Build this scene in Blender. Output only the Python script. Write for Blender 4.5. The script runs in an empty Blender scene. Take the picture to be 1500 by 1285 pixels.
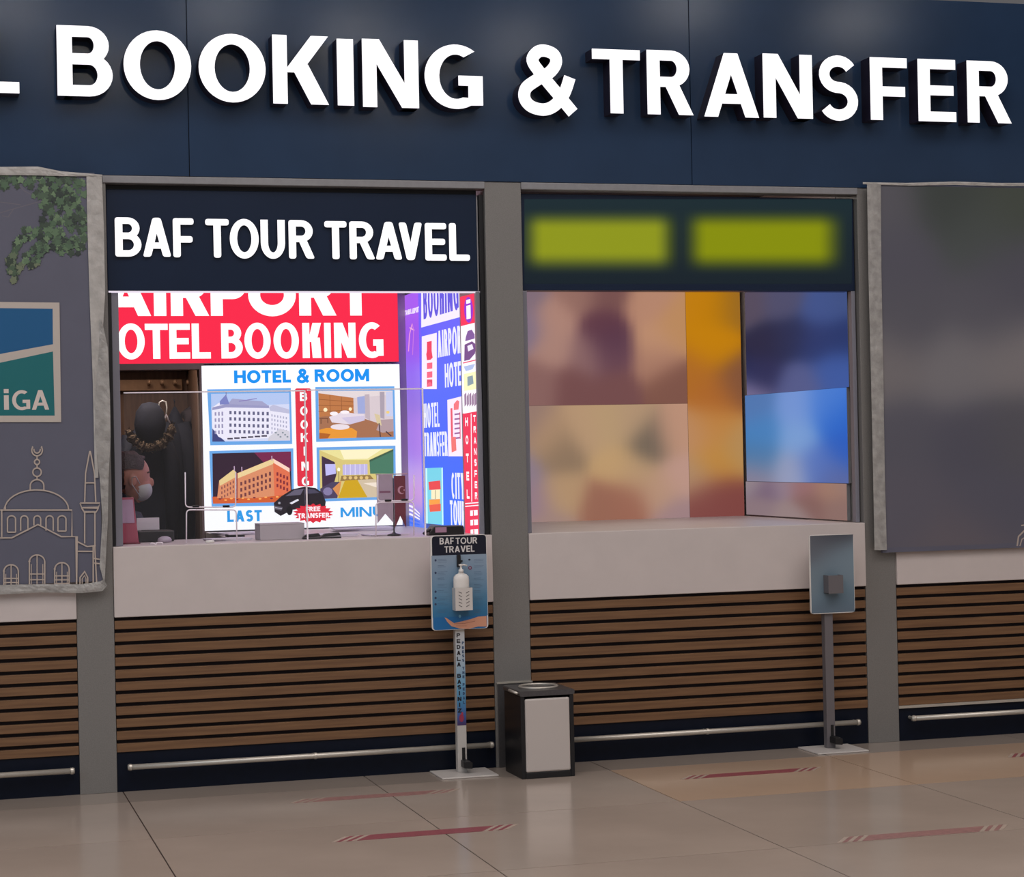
import bpy, bmesh, math, random
from mathutils import Vector, Matrix
random.seed(7)
C = bpy.context.scene.collection
SC = bpy.context.scene
PI = math.pi

# ------------------------------------------------------------------ camera, world, lights
F_PX, YAW, PITCH, ROLL, CZ, DIST = 3008.94, 0.2805102, 0.0060923, -0.0209321, 1.5316484, 9.6
def cam_axes():
    cy, sy, cp, sp = math.cos(YAW), math.sin(YAW), math.cos(PITCH), math.sin(PITCH)
    f = Vector((sy*cp, cy*cp, sp)); r = Vector((cy, -sy, 0)); u = r.cross(f)
    c, s = math.cos(ROLL), math.sin(ROLL)
    return c*r + s*u, -s*r + c*u, f
AR, AU, AF = cam_axes()
cam = bpy.data.cameras.new('camera'); cam.sensor_width = 36; cam.lens = F_PX/1500*36
co = bpy.data.objects.new('camera', cam); C.objects.link(co)
m = Matrix((( AR.x, AU.x, -AF.x), (AR.y, AU.y, -AF.y), (AR.z, AU.z, -AF.z))).to_4x4()
m.translation = Vector((0, -DIST, CZ)); co.matrix_world = m
cam.clip_end = 200
SC.camera = co

SC.view_settings.view_transform = 'Standard'
SC.view_settings.look = 'None'
SC.view_settings.exposure = 0
SC.view_settings.gamma = 1
SC.view_settings.use_curve_mapping = False

w = bpy.data.worlds.new('hall_ambient'); SC.world = w; w.use_nodes = True
w.node_tree.nodes['Background'].inputs[0].default_value = (0.70, 0.675, 0.68, 1)
w.node_tree.nodes['Background'].inputs[1].default_value = 0.30
def area(name, loc, rot, sx, sy, power, col):
    l = bpy.data.lights.new(name, 'AREA'); l.shape = 'RECTANGLE'; l.size = sx; l.size_y = sy
    l.energy = power; l.color = col
    o = bpy.data.objects.new(name, l); o.location = loc; o.rotation_euler = rot; C.objects.link(o); return o
# the hall's high ceiling luminaires over the concourse
area('hall_light', (2.5, -5.5, 7.4), (0, 0, 0), 12, 4.0, 430, (1.0, .915, .87))
area('hall_light', (-2.0, -10.5, 7.4), (0, 0, 0), 10, 4.0, 300, (1.0, .92, .88))
# daylight-ish wash coming along the concourse from the left
area('hall_light', (-6.5, -6.0, 5.0), (math.radians(58), 0, math.radians(-48)), 4, 3, 110, (.74, .88, 1.0))
# lamps in the booth ceilings
area('booth_light', (1.75, .75, 2.9), (0, 0, 0), 1.2, .5, 7, (.86, .86, 1.0))
area('booth_light', (3.75, .75, 2.9), (0, 0, 0), 1.2, .5, 6, (1.0, .9, .8))

area('closet_fill', (1.12, 1.72, 2.32), (math.radians(-25), 0, 0),   .4, .15, 10, (1.0, .86, .74))  # unseen fill added so the coats and closet boards show

# ------------------------------------------------------------------ helpers: points on real planes
def ray(px, py):
    return AF + AR*((px-750)/F_PX) - AU*((py-642.5)/F_PX)
def atY(px, py, Y):
    d = ray(px, py); t = (Y+DIST)/d.y; return Vector((0, -DIST, CZ)) + d*t
def atX(px, py, X):
    d = ray(px, py); return Vector((0, -DIST, CZ)) + d*(X/d.x)
def lin(c):
    return tuple((v/255/12.92 if v/255 <= .04045 else ((v/255+.055)/1.055)**2.4) for v in c[:3])

# ------------------------------------------------------------------ materials
def mat(name, col, rough=.5, metal=0, noise=0, nscale=30, bump=0, spec=.5, stretch=None, col2=None, coat=0):
    M = bpy.data.materials.new(name); M.use_nodes = True
    nt = M.node_tree; b = nt.nodes['Principled BSDF']; L = nt.links
    c = lin(col)
    b.inputs['Base Color'].default_value = (*c, 1)
    b.inputs['Roughness'].default_value = rough; b.inputs['Metallic'].default_value = metal
    b.inputs['Specular IOR Level'].default_value = spec
    if coat: b.inputs['Coat Weight'].default_value = coat; b.inputs['Coat Roughness'].default_value = .08
    if noise or bump or col2:
        tc = nt.nodes.new('ShaderNodeTexCoord'); mp = nt.nodes.new('ShaderNodeMapping')
        L.new(tc.outputs['Object'], mp.inputs[0])
        if stretch: mp.inputs['Scale'].default_value = stretch
        n = nt.nodes.new('ShaderNodeTexNoise'); n.inputs['Scale'].default_value = nscale; n.inputs['Detail'].default_value = 6
        L.new(mp.outputs[0], n.inputs['Vector'])
        r = nt.nodes.new('ShaderNodeValToRGB')
        a = lin(col2) if col2 else tuple(v*(1-noise) for v in c)
        bb = c if col2 else tuple(min(1, v*(1+noise)) for v in c)
        r.color_ramp.elements[0].position = .35; r.color_ramp.elements[1].position = .65
        r.color_ramp.elements[0].color = (*a, 1); r.color_ramp.elements[1].color = (*bb, 1)
        L.new(n.outputs['Fac'], r.inputs[0]); L.new(r.outputs[0], b.inputs['Base Color'])
        if bump:
            bp = nt.nodes.new('ShaderNodeBump'); bp.inputs['Strength'].default_value = bump; bp.inputs['Distance'].default_value = .01
            L.new(n.outputs['Fac'], bp.inputs['Height']); L.new(bp.outputs[0], b.inputs['Normal'])
    return M
def emis(name, col, k=1.0):
    M = bpy.data.materials.new(name); M.use_nodes = True; nt = M.node_tree
    b = nt.nodes['Principled BSDF']; b.inputs['Base Color'].default_value = (0, 0, 0, 1); b.inputs['Roughness'].default_value = .6
    b.inputs['Specular IOR Level'].default_value = .1
    b.inputs['Emission Color'].default_value = (*lin(col), 1); b.inputs['Emission Strength'].default_value = k
    return M
def print_mat(name, lit, k=1.0, rough=.5):
    M = bpy.data.materials.new(name); M.use_nodes = True; nt = M.node_tree
    a = nt.nodes.new('ShaderNodeAttribute'); a.attribute_name = 'Col'
    b = nt.nodes['Principled BSDF']; b.inputs['Roughness'].default_value = rough
    if lit:
        b.inputs['Base Color'].default_value = (0, 0, 0, 1); b.inputs['Specular IOR Level'].default_value = .1
        nt.links.new(a.outputs['Color'], b.inputs['Emission Color']); b.inputs['Emission Strength'].default_value = k
    else:
        nt.links.new(a.outputs['Color'], b.inputs['Base Color'])
    return M
def clear(name, tint, gloss=.12, fres=True, milk=0.0):
    M = bpy.data.materials.new(name); M.use_nodes = True; nt = M.node_tree; nt.nodes.remove(nt.nodes['Principled BSDF'])
    t = nt.nodes.new('ShaderNodeBsdfTransparent'); t.inputs[0].default_value = (*tint, 1)
    g = nt.nodes.new('ShaderNodeBsdfGlossy'); g.inputs['Roughness'].default_value = .05
    d = nt.nodes.new('ShaderNodeBsdfDiffuse'); d.inputs[0].default_value = (.9, .9, .95, 1)
    mx = nt.nodes.new('ShaderNodeMixShader'); mx.inputs[0].default_value = gloss
    mx2 = nt.nodes.new('ShaderNodeMixShader'); mx2.inputs[0].default_value = milk
    nt.links.new(t.outputs[0], mx.inputs[1]); nt.links.new(g.outputs[0], mx.inputs[2])
    nt.links.new(mx.outputs[0], mx2.inputs[1]); nt.links.new(d.outputs[0], mx2.inputs[2])
    nt.links.new(mx2.outputs[0], nt.nodes['Material Output'].inputs[0]); return M

M = dict(
    sign_navy=mat('sign_panel_navy', (22, 36, 60), .3, noise=.05, nscale=3, spec=.3),
    fascia=mat('navy_gloss_panel', (38, 58, 86), .13, noise=.06, nscale=3, spec=.45),
    fascia_side=mat('sign_side_dark', (24, 24, 40), .4),
    letter_edge=mat('letter_return', (30, 24, 44), .45),
    letter=emis('letter_face_white', (255, 252, 255), 1.25),
    pillar=mat('brushed_grey_cladding', (131, 129, 127), .42, metal=.3, noise=.08, nscale=220, bump=.06),
    steel=mat('stainless_steel', (206, 200, 190), .38, metal=.6, noise=.06, nscale=60, stretch=(1, 12, 12)),
    dark_steel=mat('dark_cladding', (84, 82, 84), .35, metal=.4, noise=.08, nscale=120),
    channel=mat('pale_grey_channel', (140, 140, 144), .45, metal=.2, noise=.05, nscale=40),
    white=mat('solid_surface_white', (204, 194, 192), .4, noise=.02, nscale=8),
    slat=mat('wood_slat', (124, 91, 62), .5, stretch=(1, 1, 22), nscale=3.2, col2=(106, 76, 52), bump=.05),
    slat_back=mat('slat_backing_black', (24, 12, 22), .7),
    toe=mat('toe_kick_navy', (10, 18, 34), .4, noise=.08, nscale=30, spec=.2),
    tile=mat('polished_beige_tile', (176, 161, 149), .17, noise=.07, nscale=1.6, spec=.5),
    tile_warm=mat('polished_warm_tile', (196, 168, 144), .15, noise=.05, nscale=1.6),
    tile_grey=mat('polished_grey_tile', (156, 144, 134), .2, noise=.05, nscale=1.6),
    grout=mat('dark_grout', (64, 46, 40), .8),
    black=mat('black_plastic', (20, 20, 24), .4),
    dark=mat('dark_interior', (44, 34, 36), .8),
    brown=mat('closet_board', (112, 84, 66), .6, stretch=(14, 1, 1), nscale=4, col2=(96, 70, 56)),
    frame=mat('taupe_frame', (132, 112, 104), .5),
    jamb=mat('grey_jamb', (132, 132, 144), .4, metal=.2),
    tape=mat('masking_tape', (176, 173, 170), .45, noise=.12, nscale=24, bump=.5),
    tape2=mat('crinkled_clear_tape', (160, 158, 156), .3, noise=.16, nscale=26, bump=.8),
    banner=mat('banner_vinyl', (92, 93, 110), .6, noise=.03, nscale=5),
    wht=mat('white_plastic', (226, 222, 218), .35),
    powder=mat('white_powder_coat', (206, 200, 196), .35),
    edge=mat('polished_acrylic_edge', (250, 240, 250), .25),
    acrylic=clear('clear_acrylic', (.985, .98, .99), .02, milk=.008),
    red=mat('floor_tape_red', (142, 72, 80), .4, noise=.14, nscale=60),
    red_faded=mat('floor_tape_red_faded', (158, 116, 112), .35, noise=.16, nscale=40),
    cream=mat('floor_tape_cream', (178, 160, 146), .4, noise=.1, nscale=60),
    skin=mat('skin', (176, 118, 98), .5, noise=.03, nscale=20),
    hair=mat('dark_greying_hair', (62, 48, 46), .7, noise=.35, nscale=160, bump=.6),
    mask=mat('face_mask_fabric', (172, 172, 170), .8, noise=.03, nscale=60),
    navy=mat('navy_cloth', (28, 32, 48), .85, noise=.1, nscale=60, bump=.2),
    coat=mat('black_coat_cloth', (24, 26, 42), .85, noise=.15, nscale=24, bump=.3),
    fur=mat('brown_fur', (86, 68, 50), .9, noise=.35, nscale=90, bump=1),
    grey_card=mat('grey_card', (186, 178, 182), .5, noise=.03, nscale=9),
    maroon=mat('maroon_print', (112, 34, 52), .55, noise=.08, nscale=30),
    penn=mat('pennant_satin', (176, 160, 176), .6, noise=.05, nscale=20),
    paper=mat('paper', (218, 212, 222), .6),
    lit=print_mat('backlit_print', True, 1.14),
    lit_dim=print_mat('backlit_print_soft', True, .95),
    flat=print_mat('printed_vinyl', False, rough=.55),
    flat_gloss=print_mat('printed_gloss', False, rough=.3),
    ceil=mat('hall_ceiling', (190, 190, 192), .8),
    downlight=emis('concourse_downlight', (255, 250, 244), 26.0),
    lamp=emis('ceiling_lamp', (255, 250, 240), 3.0),
)

# ------------------------------------------------------------------ object helpers
def root_loc(p):
    v = Vector((0, 0, 0))
    while p is not None: v += Vector(p.location); p = p.parent
    return v
def tag(o, label=None, cat=None, group=None, kind=None):
    if label: o['label'] = label
    if cat: o['category'] = cat
    if group: o['group'] = group
    if kind: o['kind'] = kind
    return o
def thing(name, loc, label=None, cat=None, group=None, kind=None):
    o = bpy.data.objects.new(name, None); o.empty_display_size = .1; C.objects.link(o); o.location = loc
    return tag(o, label, cat, group, kind)

class Geo:
    def __init__(s): s.v = []; s.f = []
    def add(s, vs, fs):
        n = len(s.v); s.v += [Vector(a) for a in vs]; s.f += [tuple(i+n for i in f) for f in fs]; return s
    def box(s, x0, x1, y0, y1, z0, z1):
        return s.add([(x0,y0,z0),(x1,y0,z0),(x1,y1,z0),(x0,y1,z0),(x0,y0,z1),(x1,y0,z1),(x1,y1,z1),(x0,y1,z1)],
                     [(0,3,2,1),(4,5,6,7),(0,1,5,4),(1,2,6,5),(2,3,7,6),(3,0,4,7)])
    def prism(s, pts, y0, y1):      # pts (x,z) polygon, extruded along y
        n = len(pts); a = sum(pts[i][0]*pts[(i+1)%n][1]-pts[(i+1)%n][0]*pts[i][1] for i in range(n))
        if a < 0: pts = pts[::-1]
        return s.add([(x, y0, z) for x, z in pts]+[(x, y1, z) for x, z in pts],
                     [tuple(range(n)), tuple(range(2*n-1, n-1, -1))]+[(i, i+n, (i+1)%n+n, (i+1)%n) for i in range(n)])
    def tube(s, path, r, n=10, closed=False):
        P = [Vector(p) for p in path]; R = r if isinstance(r, (list, tuple)) else [r]*len(P)
        base = len(s.v); up = Vector((0.13, .31, .94)).normalized()
        for i, p in enumerate(P):
            a = P[(i-1) % len(P)] if (i or closed) else p; b = P[(i+1) % len(P)] if (i < len(P)-1 or closed) else p
            d = (b-a).normalized(); x = d.cross(up)
            if x.length < .05: x = d.cross(Vector((1, 0, 0)))
            x.normalize(); y = d.cross(x)
            for k in range(n):
                t = 2*PI*k/n; s.v.append(p+(x*math.cos(t)+y*math.sin(t))*R[i])
        m = len(P)
        for i in range(m if closed else m-1):
            for k in range(n):
                j = (i+1) % m
                s.f.append((base+i*n+k, base+i*n+(k+1)%n, base+j*n+(k+1)%n, base+j*n+k))
        if not closed:
            s.f.append(tuple(base+k for k in range(n))[::-1]); s.f.append(tuple(base+(m-1)*n+k for k in range(n)))
        return s
    def lathe(s, prof, c, n=20, sx=1, sy=1):
        base = len(s.v)
        for r, z in prof:
            for k in range(n):
                t = 2*PI*k/n; s.v.append(Vector((c[0]+r*sx*math.cos(t), c[1]+r*sy*math.sin(t), c[2]+z)))
        for i in range(len(prof)-1):
            for k in range(n): s.f.append((base+i*n+k, base+i*n+(k+1)%n, base+(i+1)*n+(k+1)%n, base+(i+1)*n+k))
        s.f.append(tuple(base+k for k in range(n))[::-1]); s.f.append(tuple(base+(len(prof)-1)*n+k for k in range(n)))
        return s
    def build(s, name, mt, parent=None, bevel=0, smooth=False, loc=None):
        if parent is None:
            if loc is None:
                xs = [v.x for v in s.v]; ys = [v.y for v in s.v]; zs = [v.z for v in s.v]
                loc = Vector(((min(xs)+max(xs))/2, (min(ys)+max(ys))/2, min(zs)))
            off = Vector(loc)
        else: off = root_loc(parent)
        me = bpy.data.meshes.new(name); me.from_pydata([tuple(v-off) for v in s.v], [], s.f); me.materials.append(mt)
        if smooth:
            for p in me.polygons: p.use_smooth = True
        o = bpy.data.objects.new(name, me); C.objects.link(o)
        if parent is None: o.location = off
        else: o.parent = parent
        if bevel:
            b = o.modifiers.new('bevel', 'BEVEL'); b.width = bevel; b.segments = 2; b.limit_method = 'ANGLE'
        return o
def box(name, mt, parent, x0, x1, y0, y1, z0, z1, bevel=0):
    return Geo().box(x0, x1, y0, y1, z0, z1).build(name, mt, parent, bevel)

# ------------------------------------------------------------------ lettering: ladders of (outer, inner) point pairs
def ell(cx, cy, rx, ry, a0, a1, n):
    return [(cx+rx*math.cos(math.radians(a0+(a1-a0)*i/n)), cy+ry*math.sin(math.radians(a0+(a1-a0)*i/n))) for i in range(n+1)]
def hb(x0, x1, y0, y1): return [((x0, y0), (x0, y1)), ((x1, y0), (x1, y1))]
def dg(x0, y0, x1, y1, hw): return [((x0, y0), (x0+hw, y0)), ((x1, y1), (x1+hw, y1))]
def bowl(x0, x1, y0, y1, t, h):
    ry = (y1-y0)/2; rx = min(ry*1.08, (x1-x0)*.66); cx = x1-rx; cy = (y0+y1)/2
    o = ell(cx, cy, rx, ry, 90, -90, 14); i = ell(cx, cy, max(rx-t, .01), ry-h, 90, -90, 14)
    return [((x0, y1), (x0, y1-h))]+list(zip(o, i))+[((x0, y0), (x0, y0+h))]
def stroke(pts, wd):
    out = []
    for i, p in enumerate(pts):
        a = pts[max(i-1, 0)]; b = pts[min(i+1, len(pts)-1)]
        dx, dy = b[0]-a[0], b[1]-a[1]; l = math.hypot(dx, dy) or 1
        k = wd[i] if isinstance(wd, list) else wd
        if 0 < i < len(pts)-1:
            d1 = (p[0]-a[0], p[1]-a[1]); l1 = math.hypot(*d1) or 1
            cs = max(.5, (d1[0]*dx+d1[1]*dy)/(l1*l)); k = k/cs
        nx, ny = -dy/l*k/2, dx/l*k/2
        out.append(((p[0]+nx, p[1]+ny), (p[0]-nx, p[1]-ny)))
    return out
def catmull(P, n=6):
    out = []
    for i in range(len(P)-1):
        p0, p1, p2, p3 = P[max(i-1, 0)], P[i], P[i+1], P[min(i+2, len(P)-1)]
        for k in range(n):
            t = k/n
            out.append(tuple(.5*((2*p1[j])+(-p0[j]+p2[j])*t+(2*p0[j]-5*p1[j]+4*p2[j]-p3[j])*t*t+(-p0[j]+3*p1[j]-3*p2[j]+p3[j])*t**3) for j in range(2)))
    out.append(P[-1]); return out
def glyph(ch, w, t, h=None):
    h = h or t*.86; d = t*1.08; S = []
    if ch == 'A': S = [dg(0, 0, w/2-d/2, 1, d), dg(w-d, 0, w/2-d/2, 1, d), hb(w*.24, w*.76, .21, .21+h*.95)]
    elif ch == 'B': S = [hb(0, t, 0, 1), bowl(t*.5, w, 0, .53+h/2, t, h), bowl(t*.5, w*.94, .53-h/2, 1, t, h)]
    elif ch == 'C': S = [list(zip(ell(w/2+.02*w, .5, w/2, .51, 48, 312, 30), ell(w/2+.02*w, .5, w/2-t, .51-h, 54, 306, 30)))]
    elif ch == 'D': S = [hb(0, t, 0, 1), bowl(t*.5, w, 0, 1, t, h)]
    elif ch == 'E': S = [hb(0, t, 0, 1), hb(t*.5, w, 0, h), hb(t*.5, w*.94, .5-h/2, .5+h/2), hb(t*.5, w, 1-h, 1)]
    elif ch == 'F': S = [hb(0, t, 0, 1), hb(t*.5, w*.94, .46-h/2, .46+h/2), hb(t*.5, w, 1-h, 1)]
    elif ch == 'G': S = [list(zip(ell(w*.54, .5, w*.54, .51, 53, 298, 30), ell(w*.54, .5, w*.54-t, .51-h, 62, 292, 30))),
                         hb(w-t, w, .055, .52), hb(w*.58, w, .52-h, .52), [((w*.54+w*.54*math.cos(math.radians(298)), .5-.51*.883), (w*.54+(w*.54-t)*math.cos(math.radians(292)), .5-(.51-h)*.927)), ((w, .055), (w-t, .17))]]
    elif ch == 'H': S = [hb(0, t, 0, 1), hb(w-t, w, 0, 1), hb(t*.5, w-t*.5, .52-h/2, .52+h/2)]
    elif ch == 'I': S = [hb(0, w, 0, 1)]
    elif ch == 'K': S = [hb(0, t, 0, 1), dg(t*.75, .46, w-d*1.1, 1, d*1.12), dg(w-d*1.15, 0, t*1.2, .58, d*1.15)]
    elif ch == 'L': S = [hb(0, t, 0, 1), hb(t*.5, w, 0, h)]
    elif ch == 'M': S = [hb(0, t, 0, 1), hb(w-t, w, 0, 1), dg(w/2-d*.45, .1, 0, 1, d*.95), dg(w/2-d*.5, .1, w-d*.95, 1, d*.95)]
    elif ch == 'N': S = [hb(0, t, 0, 1), hb(w-t, w, 0, 1), dg(w-d*1.12, 0, 0, 1, d*1.12)]
    elif ch == 'O':
        o = ell(w/2, .5, w/2, .515, 0, 360, 40)[:-1]; i = ell(w/2, .5, w/2-t, .515-h, 0, 360, 40)[:-1]; S = [list(zip(o, i))+[(o[0], i[0])]]
    elif ch == 'P': S = [hb(0, t, 0, 1), bowl(t*.5, w, .4, 1, t, h)]
    elif ch == 'R': S = [hb(0, t, 0, 1), bowl(t*.5, w*.93, .43, 1, t, h), dg(w-d*1.05, 0, w*.36, .5, d*1.05)]
    elif ch == 'S':
        rx = w/2-t/2; c1 = .75-h*.21; ry1 = (1.01-h/2-.51)/2; c1 = .51+ry1; ry2 = (.51-(h/2-.01))/2; c2 = .51-ry2
        pts = ell(w*.5, c1, rx*.96, ry1, 28, 262, 18)+ell(w*.5, c2, rx, ry2, 82, -152, 18)
        S = [stroke(pts, [t*.92+(h*1.12-t*.92)*abs(math.cos(PI*.5*0)) for _ in pts])]
    elif ch == 'T': S = [hb(w/2-t/2, w/2+t/2, 0, 1), hb(0, w, 1-h, 1)]
    elif ch == 'U':
        ry = .42; o = ell(w/2, ry-.01, w/2, ry, 180, 360, 20); i = ell(w/2, ry-.01, w/2-t, ry-h, 180, 360, 20)
        S = [[((0, 1), (t, 1))]+list(zip(o, i))+[((w, 1), (w-t, 1))]]
    elif ch == 'V': S = [dg(w/2-d/2, 0, 0, 1, d), dg(w/2-d/2, 0, w-d, 1, d)]
    elif ch == 'W': S = [dg(w*.28-d/2, 0, 0, 1, d), dg(w*.28-d/2, 0, w/2-d/2, 1, d), dg(w*.72-d/2, 0, w/2-d/2, 1, d), dg(w*.72-d/2, 0, w-d, 1, d)]
    elif ch == 'Y': S = [hb(w/2-t/2, w/2+t/2, 0, .5), dg(w/2-d/2, .4, 0, 1, d), dg(w/2-d/2, .4, w-d, 1, d)]
    elif ch == 'Z': S = [hb(0, w, 0, h), hb(0, w, 1-h, 1), dg(0, h*.7, w-d*1.2, 1-h*.7, d*1.2)]
    elif ch == 'i': S = [hb(0, w, 0, .7), hb(0, w, .8, 1)]
    elif ch == '&':
        P = [(.90, .02), (.66, .29), (.40, .58), (.26, .78), (.34, .91), (.47, .935), (.61, .88), (.64, .76), (.54, .62), (.33, .50), (.15, .37), (.12, .22), (.22, .10), (.42, .055), (.60, .12), (.76, .30), (.86, .55)]
        P = [(x*w/.95, y) for x, y in P]; q = catmull(P, 6)
        S = [stroke(q, t*.86)]
    return S
LW = dict(A=.72, B=.62, C=.66, D=.7, E=.53, F=.5, G=.74, H=.7, I=.22, K=.68, L=.5, M=.86, N=.74, O=.8, P=.6, R=.64, S=.56, T=.58, U=.68, V=.7, W=1, Y=.68, Z=.6, i=.2)
LW['&'] = .8; LW[' '] = .34

def round_poly(P, r):
    out = []; n = len(P)
    for i in range(n):
        a, b, c = Vector(P[i-1]), Vector(P[i]), Vector(P[(i+1) % n])
        u = (a-b); v = (c-b); k = min(r, u.length*.45, v.length*.45); u.normalize(); v.normalize()
        p, q = b+u*k, b+v*k
        for t in (0, .25, .5, .75, 1): out.append(tuple(p*(1-t)**2+b*2*t*(1-t)+q*t*t))
    return out
def letter_mesh(ch, x0, z0, x1, z1, t, yf, yb, rnd=0, h=None):
    """front faces at yf plus dark returns back to yb; t in cap heights"""
    H = z1-z0; front = Geo(); side = Geo()
    for lad in glyph(ch, (x1-x0)/H, t, h):
        pts = [[(x0+a[0]*H, z0+a[1]*H) for a in pr] for pr in lad]
        if rnd and len(pts) == 2:
            poly = round_poly([pts[0][0], pts[0][1], pts[1][1], pts[1][0]], rnd*H)
            front.prism(poly, yf, yf+.002); side.prism(poly, yf+.002, yb); continue
        closed = pts[0] == pts[-1]
        for G_, a, b in ((front, yf, yf+.002), (side, yf+.002, yb)):
            n = len(G_.v); m_ = len(pts)
            for p, q in pts: G_.v += [Vector((p[0], a, p[1])), Vector((q[0], a, q[1])), Vector((p[0], b, p[1])), Vector((q[0], b, q[1]))]
            for i in range(m_-1):
                k = n+4*i; G_.f += [(k, k+1, k+5, k+4), (k+2, k+6, k+7, k+3), (k, k+4, k+6, k+2), (k+1, k+3, k+7, k+5)]
            if not closed:
                k = n; G_.f.append((k, k+2, k+3, k+1)); k = n+4*(m_-1); G_.f.append((k, k+1, k+3, k+2))
    return front, side
def fixn(o):
    b = bmesh.new(); b.from_mesh(o.data); bmesh.ops.recalc_face_normals(b, faces=b.faces); b.to_mesh(o.data); b.free()

# ------------------------------------------------------------------ flat printed artwork (coloured ink on a real panel)
class Art:
    """plane 'Y' (a = x) or 'X' (a = y); coordinates a, z in metres; every further shape lies a hair prouder"""
    def __init__(s, axis, pos, step=-.000012): s.ax = axis; s.pos = pos; s.st = step; s.n = 0; s.v = []; s.f = []; s.c = []
    def P(s, px, py):
        if s.ax == 'Y': q = atY(px, py, s.pos); return (q.x, q.z)
        q = atX(px, py, s.pos); return (q.y, q.z)
    def w(s, pts, cols, lay=True):
        if lay: s.n += 1
        d = s.pos+s.st*s.n; k = len(s.v)
        for a, z in pts: s.v.append((a, d, z) if s.ax == 'Y' else (d, a, z))
        if not isinstance(cols, list): cols = [cols]*len(pts)
        s.f.append(tuple(range(k, k+len(pts)))); s.c.append([lin(c) for c in cols]); return s
    def poly(s, pts, col): return s.w([s.P(*p) for p in pts], col)
    def rect(s, x0, y0, x1, y1, col, col2=None):
        a = s.P(x0, y1); b = s.P(x1, y0)
        return s.w([(a[0], a[1]), (b[0], a[1]), (b[0], b[1]), (a[0], b[1])], col if col2 is None else [col2, col2, col, col])
    def quad(s, a, b, c, d, col): return s.poly([a, b, c, d], col)
    def oval(s, cx, cy, rx, ry, col, n=20): return s.poly([(cx+rx*math.cos(2*PI*i/n), cy+ry*math.sin(2*PI*i/n)) for i in range(n)], col)
    def line(s, pts, wd, col, closed=False):
        if closed: pts = pts+[pts[0], pts[1]]
        q = stroke(pts, wd); s.n += 1
        for i in range(len(q)-1): s.w([s.P(*q[i][0]), s.P(*q[i+1][0]), s.P(*q[i+1][1]), s.P(*q[i][1])], col, False)
        return s
    def glyph(s, ch, x0, z0, x1, z1, t, col, h=None, lay=True, clip=None):
        if lay: s.n += 1
        H = z1-z0
        for lad in glyph(ch, abs(x1-x0)/H, t, h):
            sg = 1 if x1 > x0 else -1
            q = [[(x0+sg*a[0]*H, z0+a[1]*H) for a in pr] for pr in lad]
            s.n += 1
            if clip:
                q = [[(min(max(a, clip[0]), clip[1]), min(max(b, clip[2]), clip[3])) for a, b in pr] for pr in q]
            for i in range(len(q)-1):
                pts = [q[i][0], q[i+1][0], q[i+1][1], q[i][1]]
                s.w(pts, col, False)
    def text(s, txt, bl, tr, col, t=.2, gap=.1, h=None):
        """lettering fitted between bottom-left and top-right corners"""
        a = s.P(*bl); b = s.P(*tr); H = b[1]-a[1]; Wd = abs(b[0]-a[0])/H; sg = 1 if b[0] > a[0] else -1
        k = (Wd-gap*(len(txt)-1)-sum(t for c in txt if c == 'I' and len(txt) > 1))/max(.2, sum(LW[c] for c in txt if c != 'I')); x = 0; s.n += 1
        for c in txt:
            cw = (Wd if len(txt) == 1 else t) if c == 'I' else LW[c]*k
            if c != ' ': s.glyph(c, a[0]+sg*x*H, a[1], a[0]+sg*(x+cw)*H, b[1], min(t, cw*.42) if c not in 'Ii' else t, col, h, False)
            x += cw+gap
        return s
    def field(s, x0, y0, x1, y1, ctrl, nx=24, ny=24, sig=30, zr=None, xr=None):
        """soft colour print: smooth blend of control colours"""
        s.n += 1
        def colr(x, y):
            tw = 0; c = [0, 0, 0]
            for cx, cy, cc in ctrl:
                k = math.exp(-((x-cx)**2+(y-cy)**2)/(2*sig*sig))+1e-9; tw += k
                for j in range(3): c[j] += cc[j]*k
            return tuple(v/tw for v in c)
        a = s.P(x0, y1); b = s.P(x1, y0)
        if zr: a = (a[0], zr[0]); b = (b[0], zr[1])
        if xr: a = (xr[0], a[1]); b = (xr[1], b[1])
        G_ = [[((a[0]+(b[0]-a[0])*i/nx, a[1]+(b[1]-a[1])*j/ny), colr(x0+(x1-x0)*i/nx, y1+(y0-y1)*j/ny)) for j in range(ny+1)] for i in range(nx+1)]
        for i in range(nx):
            for j in range(ny):
                q = [G_[i][j], G_[i+1][j], G_[i+1][j+1], G_[i][j+1]]; s.w([p[0] for p in q], [p[1] for p in q], False)
        return s
    def build(s, name, mt, parent):
        off = root_loc(parent); me = bpy.data.meshes.new(name)
        me.from_pydata([tuple(Vector(v)-off) for v in s.v], [], s.f)
        ca = me.color_attributes.new('Col', 'FLOAT_COLOR', 'CORNER'); i = 0
        for f, cs in zip(me.polygons, s.c):
            for c in cs: ca.data[i].color = (*c, 1); i += 1
        me.materials.append(mt); o = bpy.data.objects.new(name, me); C.objects.link(o); o.parent = parent
        return o

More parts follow.
